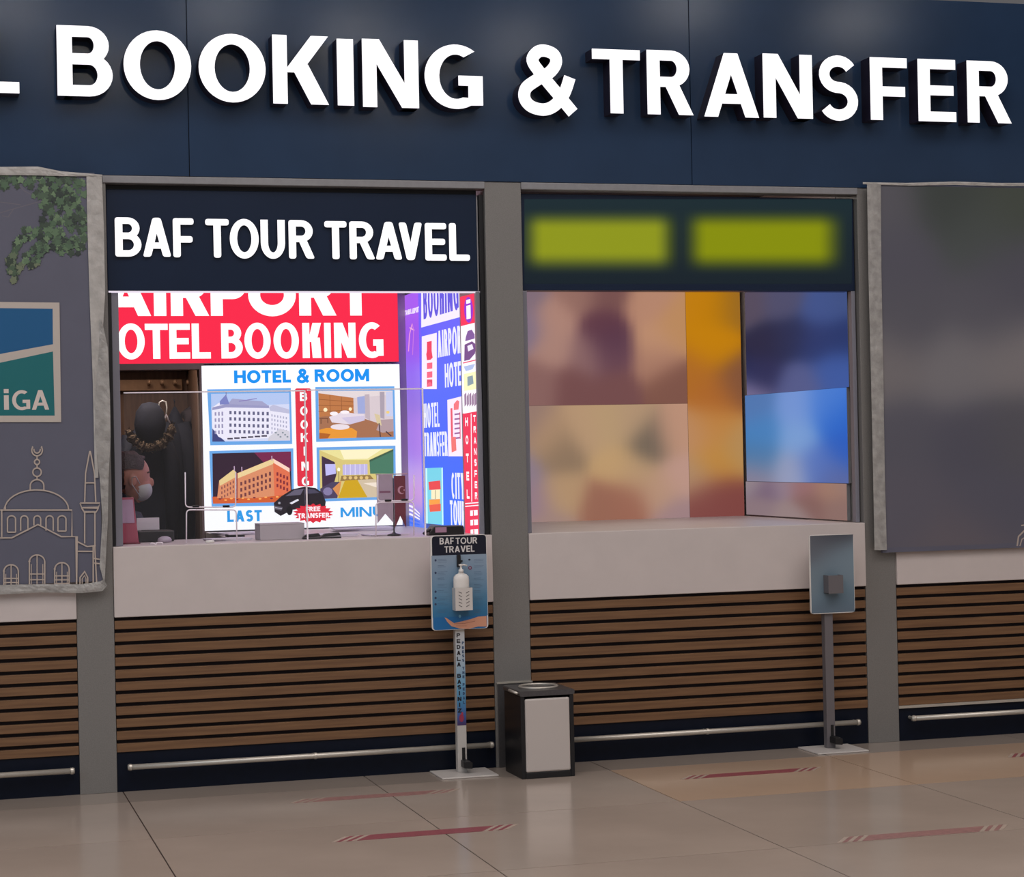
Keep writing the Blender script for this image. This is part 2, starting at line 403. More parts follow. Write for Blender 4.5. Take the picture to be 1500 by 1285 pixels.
# ================================================================== SETTING
# floor: polished tiles, each one a piece
floor = thing('floor', (0, 0, 0), kind='structure')
box('grout_bed', M['grout'], floor, -9, 14, -16, 9, -.08, -.004)
xs = [.868+1.131*k for k in range(-6, 9)]
ys = [2.5, 1.1, -.30, -1.235, -2.36, -3.49, -4.62, -5.75, -6.88, -8.01, -9.14, -10.27, -11.4]
tile_cache = {}
for i in range(len(xs)-1):
    for j in range(len(ys)-1):
        x0, x1, y1, y0 = xs[i]+.003, xs[i+1]-.003, ys[j]-.0032, ys[j+1]+.0032
        kind = 'tile_warm' if j == 2 and xs[i] > 3.0 else ('tile_grey' if j == 1 else 'tile')
        key = (j, kind)
        if key not in tile_cache:
            g = Geo().box(0, x1-x0, 0, y1-y0, -.02, 0); o = g.build('tile', M[kind], floor); tile_cache[key] = o.data
        else:
            o = bpy.data.objects.new('tile', tile_cache[key]); C.objects.link(o); o.parent = floor
        o.location = (x0, y0, 0)
        o.rotation_euler = (0, 0, 0)

# front wall: glossy navy fascia of wide panels
ZF0, ZF1 = 2.842, 3.822
wf = thing('wall_front', (2.5, 0, ZF0), kind='structure')
fx = [-1.28, 1.228, 3.727, 6.23]
for i in range(3):
    box('fascia_panel', M['fascia'], wf, fx[i]+.0018, fx[i+1]-.0018, -.01, .02, ZF0, ZF1, .001)
box('panel_backing', M['black'], wf, -1.28, 6.23, .02, .10, ZF0, ZF1-.01)
# unseen booth roof and rear shell, added to close off light leaks
ceil = thing('ceiling', (2.5, 1, 2.95), kind='structure')
box('booth_soffit', M['dark'], ceil, -1.3, 6.2, .10, 3.0, 2.95, 3.0)
wb = thing('wall_back', (2.5, 3, 0), kind='structure')
box('back_panel', M['dark'], wb, -1.3, 6.2, 2.95, 3.0, 0, 2.95)
# hall ceiling far above with its lamps, glimpsed over the fascia
hc = thing('ceiling', (5, 20, 8.0), kind='structure')
box('ceiling_deck', M['ceil'], hc, -20, 40, 6, 60, 8.0, 8.1)
for k in range(9):
    for r_ in range(6):
        x = 4+k*2.6; y = 14+r_*5
        box('lamp', M['lamp'], hc, x, x+1.5, y, y+.8, 7.97, 8.0)

hc2 = thing('ceiling', (6, -22, 8.0), kind='structure')
box('ceiling_deck', mat('concourse_ceiling_dark', (40, 44, 54), .8), hc2, -10, 24, -30, -16, 8.0, 8.1)
for x, y in [(1.3, -20.4), (4.3, -20.1), (6.4, -21.2), (9.2, -21.5), (10.8, -18.4), (13.8, -19.0), (-1.8, -19.2), (2.9, -24.0), (7.9, -24.2)]:
    box('lamp', M['downlight'], hc2, x-.45, x+.45, y-.25, y+.25, 7.96, 8.0)

# pillars
PX = [(.674, .842), (2.652, 2.836), (4.628, 4.800)]
for i, (a, b) in enumerate(PX):
    t = thing('trim_%d' % (i+1), ((a+b)/2, 0, 0), kind='structure')
    box('cladding', M['pillar'], t, a, b, -.004, .25, 0, ZF0-.002, .002)
    if i == 1:
        box('lower_cladding', M['dark_steel'], t, a+.012, b+.004, -.012, -.004, 0.0, .405, .002)
        box('cap_strip', M['steel'], t, a+.008, b+.004, -.014, -.004, .405, .413)

# header channels above the booths
def header(n, x0, x1):
    t = thing('trim_%d' % n, ((x0+x1)/2, 0, 2.8), kind='structure')
    box('channel', M['channel'], t, x0, x1, -.012, .09, 2.806, 2.840, .003)
header(4, .828, 2.652); header(5, 2.836, 4.628)

# unseen partitions between booths, added to close the sides against light leaks
def partition(n, x0, x1):
    t = thing('wall_%s' % n, ((x0+x1)/2, 1.4, 0), kind='structure')
    box('partition_panel', M['dark'], t, x0, x1, .25, 2.95, 0, 2.95)
partition('left', .60, .70); partition('middle', 2.70, 2.82); partition('right', 4.66, 4.78)

# ================================================================== COUNTERS
ZT, ZM, ZS = 1.128, .804, .182
def counter(x0, x1, label, rail=None, silver=False, desk=None):
    t = thing('service_counter', ((x0+x1)/2, .3, 0), label, 'counter')
    box('carcass', M['slat_back'], t, x0, x1, .02, .55, .02, ZM+.01)
    box('white_front', M['white'], t, x0+.001, x1-.001, -.016, .03, ZM, ZT, .003)
    box('worktop', M['white'], t, x0+.001, x1-.001, .03, .62, ZT-.045, ZT, .002)
    box('toe_kick', M['toe'], t, x0+.001, x1-.001, .004, .02, 0, ZS)
    if desk: box('rear_worktop', M['white'], t, desk[0], desk[1], .621, 1.495, ZT-.045, ZT, .002)
    n = 11; pitch = (ZM-ZS)/n; first = None
    for k in range(n):
        z = ZS+pitch*k+.001
        xa = x0+.002; xb = x1-.002
        box('slat', M['slat'], t, xa, xb, -.004-random.random()*.0008, .02, z, z+pitch*.69, .0015)
    if silver: box('edge_strip', M['steel'], t, x0, x1, -.008, .02, ZS-.014, ZS)
    if rail:
        z = rail[2]; g = Geo().tube([(rail[0], -.048, z), (rail[1], -.048, z)], .013, 14)
        r = g.build('foot_rail', M['steel'], t, smooth=True)
        nb = max(2, int((rail[1]-rail[0])/.7)+1)
        for k in range(nb):
            x = rail[0]+.012+(rail[1]-rail[0]-.024)*k/(nb-1)
            Geo().tube([(x, -.048, z), (x, .004, z)], .008, 8).tube([(x-.006, -.048, z), (x+.006, -.048, z)], .0155, 12).build('bracket', M['steel'], r)
    return t
counter(-1.2, .674, 'wood slatted counter at far left below the grey taped banner', (-1.1, .648, .118))
counter(.842, 2.652, 'wood slatted white topped counter below the navy white lettered sign', (.887, 2.628, .118), desk=(1.47, 2.6))
counter(2.836, 4.628, 'wood slatted counter of the booth with the yellow green sign', (2.9, 4.56, .118), desk=(2.87, 4.59))
counter(4.800, 6.2, 'wood slatted counter at far right below the taped grey banner', (4.85, 6.1, .120), silver=True)

# ================================================================== MAIN SIGN
ms = thing('illuminated_sign', (2.5, -.09, 3.1), 'large white backlit channel letters reading L BOOKING & TRANSFER on the navy fascia', 'sign')
YL = -.115
for ch, x0, y0, x1, y1 in [('L', -26, 32, 27.5, 136), ('B', 83.5, 38, 164.7, 141), ('O', 181, 46, 280, 145), ('O', 291, 51, 389, 148.5), ('K', 399.5, 52, 481, 152.5),
        ('I', 494, 57, 518, 154.5), ('N', 531, 58, 613, 157.5), ('G', 622, 66, 707, 158.5), ('&', 757, 68, 843, 166), ('T', 868, 72.5, 938, 166),
        ('R', 948, 74, 1015, 168), ('A', 1031, 78, 1111, 171.5), ('N', 1118, 79.5, 1190, 173), ('S', 1198, 83, 1258, 175), ('F', 1275, 84.6, 1329, 176),
        ('E', 1345, 87, 1400, 178), ('R', 1417, 89.7, 1481, 180)]:
    a = atY(x0, y1, YL); b = atY(x1, y0, YL)
    zc = (a.z+b.z)/2
    z0 = atY((x0+x1)/2, y1, YL).z; z1 = atY((x0+x1)/2, y0, YL).z
    f, s_ = letter_mesh(ch, atY(x0, (y0+y1)/2, YL).x, z0, atY(x1, (y0+y1)/2, YL).x, z1, .238 if ch in 'OGI' else .212, YL, -.01, h=.158)
    o = s_.build('letter', M['letter_edge'], ms); fixn(o)
    o2 = f.build('letter_face', M['letter'], o); fixn(o2)

# booth one sign
YS = .03
bs = thing('illuminated_sign', (1.74, YS, 2.3), 'navy box sign with white rounded letters BAF TOUR TRAVEL over the left booth', 'sign')
box('sign_panel', M['sign_navy'], bs, .846, 2.618, YS, .13, 2.312, 2.782, .003)
box('gap_blocker', M['black'], bs, .846, 2.626, .06, .13, 2.783, 2.805)  # added black plate, keeps red interior light from leaking above the sign
box('side_strip', M['channel'], bs, 2.618, 2.624, YS, .13, 2.316, 2.775)
Geo().box(.85, 2.64, YS+.004, YS+.02, 2.304, 2.311).build('bright_rail', emis('rail_glow', (236, 225, 240), 1), bs)  # shutter rail made to glow for the bright line of light along it
YB = YS-.018
for ch, x0, y0, x1, y1 in [('B', 168.5, 318.5, 207, 376), ('A', 209, 319, 250.5, 376.3), ('F', 253.5, 319.7, 284, 377), ('T', 301, 320.8, 335.5, 377.5), ('O', 336.7, 321.5, 379, 378),
        ('U', 382, 322, 417.5, 378.6), ('R', 423, 322.5, 461, 379), ('T', 475.5, 324, 508, 379.7), ('R', 512, 324.5, 549.5, 380), ('A', 550, 325, 589, 380.3),
        ('V', 584, 326, 618.6, 381), ('E', 622.7, 326.8, 654, 381.7), ('L', 658, 327, 688, 382)]:
    xm = (x0+x1)/2; ym = (y0+y1)/2
    f, s_ = letter_mesh(ch, atY(x0, ym, YB).x, atY(xm, y1, YB).z, atY(x1, ym, YB).x, atY(xm, y0, YB).z, .19, YB, YS-.0005, rnd=.07, h=.165)
    o = s_.build('letter', M['letter_edge'], bs); fixn(o)
    o2 = f.build('letter_face', M['letter'], o); fixn(o2)

# window frame pieces of booth one
wn = thing('window_1', (1.74, .05, ZT), kind='structure')
box('frame', M['jamb'], wn, .862, .895, .05, .09, ZT+.001, 2.31, .002)
box('frame', M['black'], wn, .846, .861, .04, .12, ZT+.001, 2.31)
box('frame', M['black'], wn, 2.628, 2.650, .02, .10, ZT+.001, 2.78)  # dark gap beside the jamb, its shade put in as a black strip
box('frame', M['jamb'], wn, 2.606, 2.627, .03, .06, ZT+.001, 2.31, .002)

# ================================================================== BOOTH ONE INTERIOR
YR = 1.50
# side wall backlit print and rear wall
sw = thing('wall_side', (2.66, .9, 0), kind='structure')
box('side_panel', M['white'], sw, 2.64, 2.70, .25, 1.9, 0, 2.95)
rw = thing('door_1', (1.17, 1.6, 0), kind='structure')
a = atY(176, 541, YR); b = atY(300, 541, YR)
box('door_frame', M['frame'], rw, .86, b.x-.004, YR, YR+.10, a.z-.004, a.z+.055)
box('door_frame', M['frame'], rw, b.x-.030, b.x+.002, YR, YR+.10, 0, a.z-.004)
# rear wall behind the light boxes
r2 = thing('wall_rear', (2, 1.62, 0), kind='structure')
box('rear_panel', M['white'], r2, b.x+.002, 2.64, YR+.10, YR+.14, 0, 2.95)
box('rear_panel', M['dark'], r2, .84, b.x+.002, YR+.02, YR+.14, a.z+.056, 2.95)
# closet
cl = thing('coat_closet', (1.17, 2.3, 0), 'brown board closet with a row of pegs seen through the open doorway', 'closet')
box('back_board', M['brown'], cl, .84, 1.52, 2.35, 2.38, 0, 2.3)
box('side_board', M['brown'], cl, 1.49, 1.52, 1.66, 2.35, 0, 2.3)
za = atY(230, 572, 2.3).z; zb = atY(230, 556, 2.3).z
rb = box('peg_rail', mat('peg_rail_wood', (156, 120, 90), .5, noise=.08), cl, .90, 1.46, 2.32, 2.35, za, zb, .002)
for px in (218, 237, 256, 275):
    q = atY(px, 562, 2.3)
    Geo().tube([(q.x, 2.32, q.z), (q.x, 2.29, q.z), (q.x, 2.27, q.z+.012)], [.008, .008, .012], 10).build('peg', mat('peg_pale', (190, 150, 120), .4), rb, smooth=True)
box('shelf', M['black'], cl, .86, 1.49, 2.24, 2.349, zb+.05, zb+.10)

# red light box
lb = thing('lightbox_sign', (1.8, YR, 2.05), 'red backlit sign reading AIRPORT OTEL BOOKING across the rear wall of the left booth', 'sign')
x0r = .90; zr0 = atY(380, 532.5, YR).z
box('housing', M['channel'], lb, x0r, 2.558, YR+.001, YR+.09, zr0, 2.88, .002)
ar = Art('Y', YR)
ar.w([(x0r+.002, zr0+.004), (2.555, zr0+.004), (2.555, 2.86), (x0r+.002, 2.86)], (238, 42, 72))
for ch, x0, x1 in [('A', 148, 221.5), ('I', 225.7, 243.8), ('R', 250.5, 306.5), ('P', 309, 361), ('O', 364, 434), ('R', 438.5, 493), ('T', 497, 546)]:
    xm = (x0+x1)/2; dy = (xm-180)*-.002
    A_ = atY(x0, 463+dy, YR).x; B_ = atY(x1, 463+dy, YR).x
    ar.glyph(ch, A_, atY(xm, 463+dy, YR).z, B_, atY(xm, (402 if ch != 'T' else 384)+dy, YR).z, .29 if ch != 'T' else .22, (255, 255, 255), .27)
for ch, x0, x1 in [('O', 172, 212), ('T', 212.4, 246), ('E', 248, 278.3), ('L', 281, 308.5), ('B', 324, 355.5), ('O', 358, 396.5), ('O', 400.6, 437.8),
                   ('K', 443, 470.5), ('I', 475, 484.7), ('N', 489.5, 521), ('G', 525.7, 561.5)]:
    xm = (x0+x1)/2; dy = (xm-190)*-.0052
    ar.glyph(ch, atY(x0, 500, YR).x, atY(xm, 526+dy, YR).z, atY(x1, 500, YR).x, atY(xm, 474.5+dy, YR).z, .205, (255, 255, 255), .18)
ar.build('printed_face', M['lit'], lb)

# white light box poster
wp = thing('lightbox_poster', (2.0, YR, 1.14), 'white backlit poster reading HOTEL & ROOM with four framed hotel pictures', 'poster')
pa = atY(300, 779, YR); pb = atY(585, 535, YR)
box('housing', M['channel'], wp, pa.x-.004, pb.x+.004, YR+.001, YR+.09, pa.z, zr0-.006, .003)
A = Art('Y', YR)
A.w([(pa.x, pa.z+.004), (pb.x, pa.z+.004), (pb.x, zr0-.010), (pa.x, zr0-.010)], (246, 248, 254))
BL = (30, 140, 232); FR = (104, 164, 226)
A.text('HOTEL', (343, 561.5), (426, 542), BL, .27, .09); A.text('&', (435, 560.5), (452, 541), BL, .27); A.text('ROOM', (461, 559.5), (540.5, 540.5), BL, .27, .09)
A.text('LAST', (333, 765), (383.5, 747), (40, 150, 225), .25, .12); A.text('MINUTE', (499, 758), (592, 741), (40, 150, 225), .25, .12)
def frame4(x0, y0, x1, y1, x2, y2, x3, y3): return [(x0, y0), (x1, y1), (x2, y2), (x3, y3)]
# picture 1: white hotel under pale sky
A.poly([(303.5, 570.5), (426, 568.5), (428, 650.5), (308, 652.5)], FR)
A.poly([(309, 577), (423.5, 575.5), (425, 645.5), (311, 647)], (208, 214, 240))
A.poly([(309, 577), (423.5, 575.5), (423.8, 592), (309.5, 596)], (176, 196, 236))
A.poly([(311, 628), (322, 640), (330, 647), (311, 647)], (60, 66, 120))
A.poly([(311, 597), (321, 590), (331, 594), (394, 596), (423.8, 603), (425, 644), (392, 642), (332, 645), (320, 640), (311, 626)], (232, 230, 244))
A.poly([(311, 597), (331, 592), (394, 594), (394, 598), (331, 597), (311, 601)], (150, 150, 190))
A.poly([(334, 592), (340, 584), (384, 588), (394, 595)], (160, 160, 196))
A.poly([(394, 597), (400, 593), (423.6, 600), (423.8, 606), (396, 602)], (188, 188, 214))
A.poly([(322, 588), (331, 578), (336, 592), (322, 593)], (120, 128, 190)); A.line([(331, 580), (331.4, 573)], 1, (110, 110, 160))
A.line([(350, 588), (376, 584)], 1.2, (130, 120, 180))
for i in range(9):
    for j in range(4):
        x = 336+i*6.8; y = 602+j*9.2+i*.2
        A.rect(x, y, x+3.2, y+5, (96, 96, 128))
for i in range(3):
    for j in range(4): A.rect(314.5+i*5, 604+j*9+i*-.4, 316.8+i*5, 609+j*9, (150, 146, 180))
for i in range(6):
    for j in range(5): A.rect(397.5+i*4.2, 607+j*6.3+i*.8, 399.2+i*4.2, 610.3+j*6.3+i*.8, (170, 170, 196))
for i in range(6): A.rect(333+i*10, 641.5-i*.8, 341+i*10, 644-i*.8, (70, 64, 84))
A.poly([(394, 640), (410, 628), (424, 632), (425, 645), (392, 646)], (206, 204, 214))
for k in range(6): A.oval(404+k*3.4, 634+(k % 3)*3, 1.6, 1.3, (130, 140, 150), 6)
# picture 2: orange-lit hotel at night
A.poly([(306.5, 661), (429.5, 657), (430.5, 740.5), (310, 742.5)], FR)
A.poly([(311, 664.5), (426, 661.5), (427.5, 735.5), (312, 738)], (48, 28, 46))
A.poly([(372, 663), (426, 661.5), (426.8, 690), (398, 690)], (116, 34, 72))
A.poly([(311, 728), (427.5, 722), (427.5, 735.5), (312, 738)], (206, 92, 44))
A.poly([(321, 704), (342, 688), (346, 694), (400, 672), (424, 686), (426, 724), (372, 730), (318, 730)], (216, 140, 100))
A.poly([(321, 704), (342, 688), (346, 692), (347, 698), (322, 712)], (226, 200, 140))
A.poly([(347, 694), (400, 672), (402, 679), (348, 701)], (232, 206, 150)); A.poly([(400, 672), (424, 686), (424, 692), (402, 679)], (252, 210, 190))
A.poly([(345, 692), (348, 694), (348, 730), (345, 730)], (150, 70, 66))
A.poly([(400, 678), (424, 692), (426, 724), (402, 727)], (222, 110, 74))
for i in range(8):
    for j in range(3):
        x = 352+i*6; y = 706-i*2.1+j*9
        A.rect(x, y, x+2.8, y+5.5, (110, 56, 60))
for i in range(5):
    for j in range(3): A.rect(324+i*4.2, 713-i*2.2+j*7, 325.8+i*4.2, 717-i*2.2+j*7, (140, 80, 74))
for i in range(4):
    for j in range(3): A.rect(405+i*4.8, 692+i*2+j*8.5, 407.6+i*4.8, 697+i*2+j*8.5, (130, 40, 50))
for i in range(12): A.oval(322+i*8.4, 731-i*.3+(i % 2)*2, 2.2, 1.2, (250, 170, 90) if i % 3 else (120, 40, 50), 8)
for x, y in [(343, 683), (354, 684), (398, 668)]: A.line([(x, y), (x+.3, y+7)], 1.4, (190, 160, 190))
# booking bar
A.poly(round_poly([(432, 569), (455.5, 569), (459, 712.5), (435.5, 712.5)], 3), (222, 44, 66))
for k, (ch, y) in enumerate([('B', 581), ('O', 602), ('O', 622), ('K', 641), ('I', 661), ('N', 683), ('G', 705)]):
    x = 444.2+(y-569)*.022
    A.text(ch, (x-(1.4 if ch == 'I' else 5.2), y+6.6), (x+(1.6 if ch == 'I' else 5.2), y-6.6), (255, 255, 255), .24)
# picture 3: bedroom
A.poly([(461.7, 567), (577.5, 566), (579.5, 644), (463, 647.5)], FR)
A.poly([(466, 573), (575, 572.5), (576.5, 640), (467.5, 643)], (214, 200, 204))
A.poly([(466, 573), (575, 572.5), (575, 578), (520, 583), (466.2, 577)], (226, 214, 214))
A.poly([(466.2, 576), (517.5, 583), (518, 606), (467.2, 612)], (188, 118, 66))
for k in range(3): A.line([(466.5, 585+k*9), (517.6, 589+k*6)], .9, (150, 88, 46))
A.line([(483, 579), (483.6, 609)], .8, (150, 88, 46)); A.line([(500, 581), (500.5, 607)], .8, (150, 88, 46))
A.poly([(467.2, 611), (518, 605), (535, 614), (560, 622), (576.3, 630), (576.5, 640), (467.5, 643)], (164, 110, 78))
A.poly([(523, 582), (534, 580), (535, 606), (524, 606)], (158, 168, 214)); A.poly([(534, 578), (541, 577.5), (542, 616), (535, 612)], (190, 174, 182))
A.poly([(556, 574), (563, 574), (563, 614), (557, 612)], (170, 158, 170)); A.poly([(565, 574), (575, 573.5), (575.6, 610), (566, 610)], (200, 204, 232))
A.poly([(482, 611), (500, 604), (533, 607), (534, 614), (512, 622), (486, 619)], (226, 214, 224))
A.poly([(500, 612), (534, 609), (534, 616), (512, 622)], (206, 196, 220)); A.oval(489, 606, 6, 3, (246, 238, 240), 10); A.oval(505, 604, 7, 2.6, (246, 238, 240), 10)
A.oval(476.5, 600.5, 3, 3, (255, 236, 190), 10); A.oval(513, 599.5, 2.4, 2.6, (255, 236, 190), 10)
A.line([(467.5, 613), (481, 613)], 1.4, (110, 66, 44)); A.line([(470, 614), (470, 621)], 1, (90, 56, 40)); A.line([(480, 614), (480, 620)], 1, (90, 56, 40))
A.poly([(467.3, 630), (478, 627), (515, 627), (523, 632), (522, 641.5), (467.5, 643)], (230, 150, 48)); A.poly([(467.4, 634), (484, 636), (480, 642.5), (467.5, 643)], (176, 96, 30))
A.oval(498, 625.5, 14, 4.2, (232, 220, 226), 16)
A.poly([(551, 630), (557, 615), (576, 614), (576.4, 632), (560, 634)], (176, 152, 156)); A.poly([(548, 606), (556, 608), (559, 624), (552, 620)], (214, 196, 156))
A.line([(555, 620), (557, 640)], 1.4, (50, 36, 50)); A.line([(565, 632), (573, 639)], 1.6, (60, 46, 60)); A.oval(568, 604, 2.6, 2.2, (240, 206, 120), 8)
# picture 4: lounge room
A.poly([(463.5, 655.5), (579, 653), (580, 731.5), (465, 735)], FR)
A.poly([(467.5, 659.5), (575.5, 657.5), (576.5, 727.5), (469, 731)], (214, 196, 120))
A.poly([(467.5, 659.5), (575.5, 657.5), (540, 674), (502, 674)], (232, 222, 150)); A.poly([(498, 659), (560, 657.8), (538, 672), (504, 673)], (250, 240, 196))
A.poly([(541, 674), (576, 658), (576.3, 694), (542, 694)], (70, 120, 96)); A.poly([(541, 674), (576, 658), (576, 661), (541, 677)], (60, 92, 70))
A.poly([(471, 668), (490, 677), (493, 694), (487, 716), (472, 722)], (62, 40, 66)); A.poly([(476, 680), (491, 680), (492, 694), (477, 697)], (190, 186, 240))
A.rect(502, 680, 538, 696, (190, 182, 226)); 
for k in range(5): A.line([(506+k*7, 680), (506+k*7, 696)], .9, (226, 220, 244))
A.poly([(500, 697), (542, 696), (548, 703), (498, 705)], (150, 120, 70))
for k in range(5): A.oval(505+k*8, 700, 2.6, 2.6, (222, 190, 120), 8)
A.poly([(505, 704), (523, 703), (538, 728.5), (495, 730)], (204, 162, 20))
A.poly([(524, 703), (548, 702), (576, 712), (576.5, 727.5), (538, 728.5)], (206, 188, 160)); A.poly([(532, 708), (560, 706), (576, 714), (576.3, 722)], (238, 224, 206))
A.poly([(469, 716), (486, 706), (498, 706), (494, 730), (469, 731)], (74, 62, 92)); A.oval(480, 720, 7, 6, (130, 120, 160), 10); A.poly([(487, 716), (500, 704), (496, 728)], (214, 140, 80))
A.oval(496, 688, 2.2, 3, (255, 250, 220), 8); A.line([(496, 690), (496, 706)], .9, (120, 90, 60))
# the black van and the burst
A.poly([(401, 737), (412, 727), (428, 717), (446, 713), (462, 715), (472, 722), (477, 735), (476, 743), (458, 744), (428, 747), (411, 756), (402, 750)], (34, 28, 36))
A.poly([(418, 727), (431, 718), (445, 716), (440, 725)], (96, 90, 110)); A.poly([(446, 716), (460, 717), (468, 722), (446, 724)], (70, 66, 88))
A.poly([(424, 737), (436, 731), (438, 733), (427, 739)], (226, 224, 234)); A.poly([(402, 741), (414, 743), (412, 748), (402, 746)], (90, 84, 96)); A.line([(403, 743.5), (413, 745.5)], .8, (190, 188, 200))
A.oval(409, 737, 1.8, 1.8, (160, 160, 176), 8); A.oval(424, 748, 4.5, 7, (16, 14, 20), 12); A.line([(446, 716), (447, 742)], .8, (80, 76, 92))
pts = []
for k in range(36):
    r_ = 1 if k % 2 else .80; t_ = 2*PI*k/36; pts.append((458.5+30*r_*math.cos(t_), 752+14.5*r_*math.sin(t_)))
A.poly(pts, (216, 36, 56))
A.text('FREE', (448, 749.5), (469, 742), (255, 240, 244), .24, .1); A.text('TRANSFER', (436, 759.5), (482, 751), (255, 240, 244), .26, .1)
A.build('printed_face', M['lit'], wp)

# side wall posters (on the wall running back from the window)
XS = 2.62
sp = thing('lightbox_poster', (XS, 1.0, 1.14), 'blue backlit poster AIRPORT HOTEL TRANSFER CITY TOUR on the side wall', 'poster')
y_f = atX(681, 600, XS).y; y_b = atX(616, 600, XS).y; y_c = atX(588, 600, XS).y
zb0 = 1.150
box('housing', M['channel'], sp, XS+.001, XS+.019, y_f-.05, y_b, zb0, 2.5)
B = Art('X', XS)
B.w([(y_f-.05, zb0), (y_b, zb0), (y_b, 2.5), (y_f-.05, 2.5)], [(44, 104, 238), (44, 104, 238), (98, 92, 246), (98, 92, 246)])
B.poly([(617, 380), (676, 362), (676, 464), (617, 480)], (232, 226, 246))
B.text('BOOKING', (620.5, 468), (671, 402), (84, 84, 214), .22, .1)
WH = (226, 226, 250)
B.text('AIRPORT', (641.5, 524), (681, 475), WH, .22, .09); B.text('HOTEL', (652, 568), (680, 528), WH, .22, .09)
B.poly([(618, 493), (640, 487.5), (640, 570), (618, 570)], (240, 226, 244))
B.poly([(625.5, 501), (632.5, 499.5), (632.5, 514), (634, 524), (631, 527), (625.5, 528), (624.5, 519), (625.5, 514)], (226, 60, 88))
for k in range(3): B.poly([(625.5, 532+k*13), (633.5, 531+k*13), (633.5, 540+k*13), (625.5, 541+k*13)], (236, 92, 120)); 
B.poly([(625.5, 556), (633.5, 556), (633.5, 564), (631, 560), (628, 560), (626, 564)], (214, 60, 90))
B.text('HOTEL', (621.3, 627), (643.5, 589), WH, .22, .09); B.text('TRANSFER', (622, 668.5), (655.5, 632), WH, .2, .07)
B.poly([(655.5, 586), (679, 580), (680, 668.5), (657, 668.5)], (240, 224, 244))
B.poly([(665, 592), (670, 586), (673, 588), (672, 600), (665, 601)], (234, 110, 120)); B.rect(661, 598, 663, 640, (226, 80, 100)); 
for k in range(6): B.poly([(666, 606+k*7), (674, 605+k*7), (674, 607.5+k*7), (666, 608.5+k*7)], (150, 96, 150))
B.poly([(661, 640), (668, 640), (669, 660), (662, 663)], (232, 110, 110)); B.line([(674, 604), (674.5, 643)], 1.2, (214, 80, 100))
B.poly([(623.5, 686), (649, 685), (650, 769), (624.5, 767)], (112, 200, 222))
B.poly([(623.5, 686), (626, 686), (627, 767), (624.5, 767)], (190, 236, 246)); B.poly([(647, 686), (649, 685), (650, 769), (648, 769)], (190, 236, 246))
B.poly([(628, 706), (645, 704), (646, 717), (629, 718)], (222, 62, 70)); B.poly([(632, 718), (645, 717), (645, 731), (632, 731)], (240, 226, 186))
B.line([(638, 718), (638, 731)], 1, (150, 150, 120)); B.poly([(629, 732), (645, 731), (645, 738), (629, 740)], (240, 150, 50)); B.poly([(629, 740), (646, 738), (646, 749), (630, 750)], (226, 84, 56))
B.text('CITY', (662, 730.5), (680, 693), WH, .22, .09); B.text('TOUR', (660, 769.5), (681, 734.5), WH, .22, .09)
B.build('printed_face', M['lit'], sp)

pp = thing('lightbox_poster', (XS, 1.5, 1.14), 'narrow violet backlit poster with a pale tower in the corner of the left booth', 'poster')
box('housing', M['channel'], pp, XS+.001, XS+.019, y_b+.002, y_c, zb0, 2.5)
P_ = Art('X', XS)
P_.n = 0
P_.field(588, 425, 616, 780, [(590, 425, (176, 90, 214)), (614, 425, (148, 92, 240)), (602, 500, (150, 84, 222)), (590, 560, (140, 110, 236)), (614, 560, (136, 96, 250)),
    (601, 570, (150, 120, 190)), (600, 640, (176, 130, 190)), (590, 640, (120, 120, 250)), (614, 640, (190, 110, 240)), (592, 700, (170, 170, 246)), (604, 720, (196, 140, 180)), (614, 720, (216, 150, 230)), (600, 770, (60, 120, 246))], 10, 30, 22)
P_.text('ISTANBUL', (591.5, 463), (603, 452), (244, 236, 250), .26, .1); P_.text('AIRPORT', (604, 460), (613.5, 449), (244, 236, 250), .26, .1)
P_.line([(604, 474), (600, 490), (598.5, 515)], 1.3, (228, 150, 210)); P_.line([(600, 480), (607, 484)], 1.6, (232, 170, 210)); P_.line([(604, 474), (606, 484), (604.5, 520)], .9, (196, 120, 210))
for k in range(5): P_.poly([(595, 738+k*6), (604, 741+k*6), (615, 752+k*4), (615, 754+k*4), (604, 744+k*6), (595, 741+k*6)], (240, 236, 250) if k < 3 else (60, 110, 240))
P_.build('printed_face', M['lit'], pp)

XR = 2.612
rs = thing('lightbox_sign', (XR, .2, 1.14), 'narrow red vertical backlit sign lettered HOTEL TRANSFER at the window edge', 'sign')
ya = atX(676, 600, XR).y; yc = atX(701.5, 600, XR).y
box('housing', M['channel'], rs, XR+.001, XR+.005, yc, ya, ZT+.003, 2.335)
R_ = Art('X', XR)
def RP(x, y): return (x+(y-435)*.022, y)
def RQ(pts, col): R_.poly([RP(*p) for p in pts], col)
RQ([(674, 435), (698, 429), (698, 472), (674, 478)], (236, 44, 84)); RQ([(674, 478), (698, 472), (698, 606), (674, 606)], (246, 240, 246)); RQ([(674, 606), (698, 602), (698, 790), (674, 790)], (230, 44, 80))
o_ = [(686+6.5*math.cos(2*PI*i/20), 454+19*math.sin(2*PI*i/20)) for i in range(20)]; RQ(o_, (140, 40, 200))
R_.text('i', (683.5, 468), (689, 438), (250, 246, 250), .2)
RQ([(681, 494), (684, 485), (690, 483), (694, 490), (694, 496), (680, 500)], (120, 84, 150)); RQ([(679, 505), (690, 500), (696, 505), (694, 518), (686, 527), (678, 529)], (110, 70, 130))
RQ([(683, 507), (690, 504), (692, 511), (684, 515)], (230, 224, 240)); R_.line([RP(676, 532), RP(697, 527)], 1.6, (226, 70, 110))
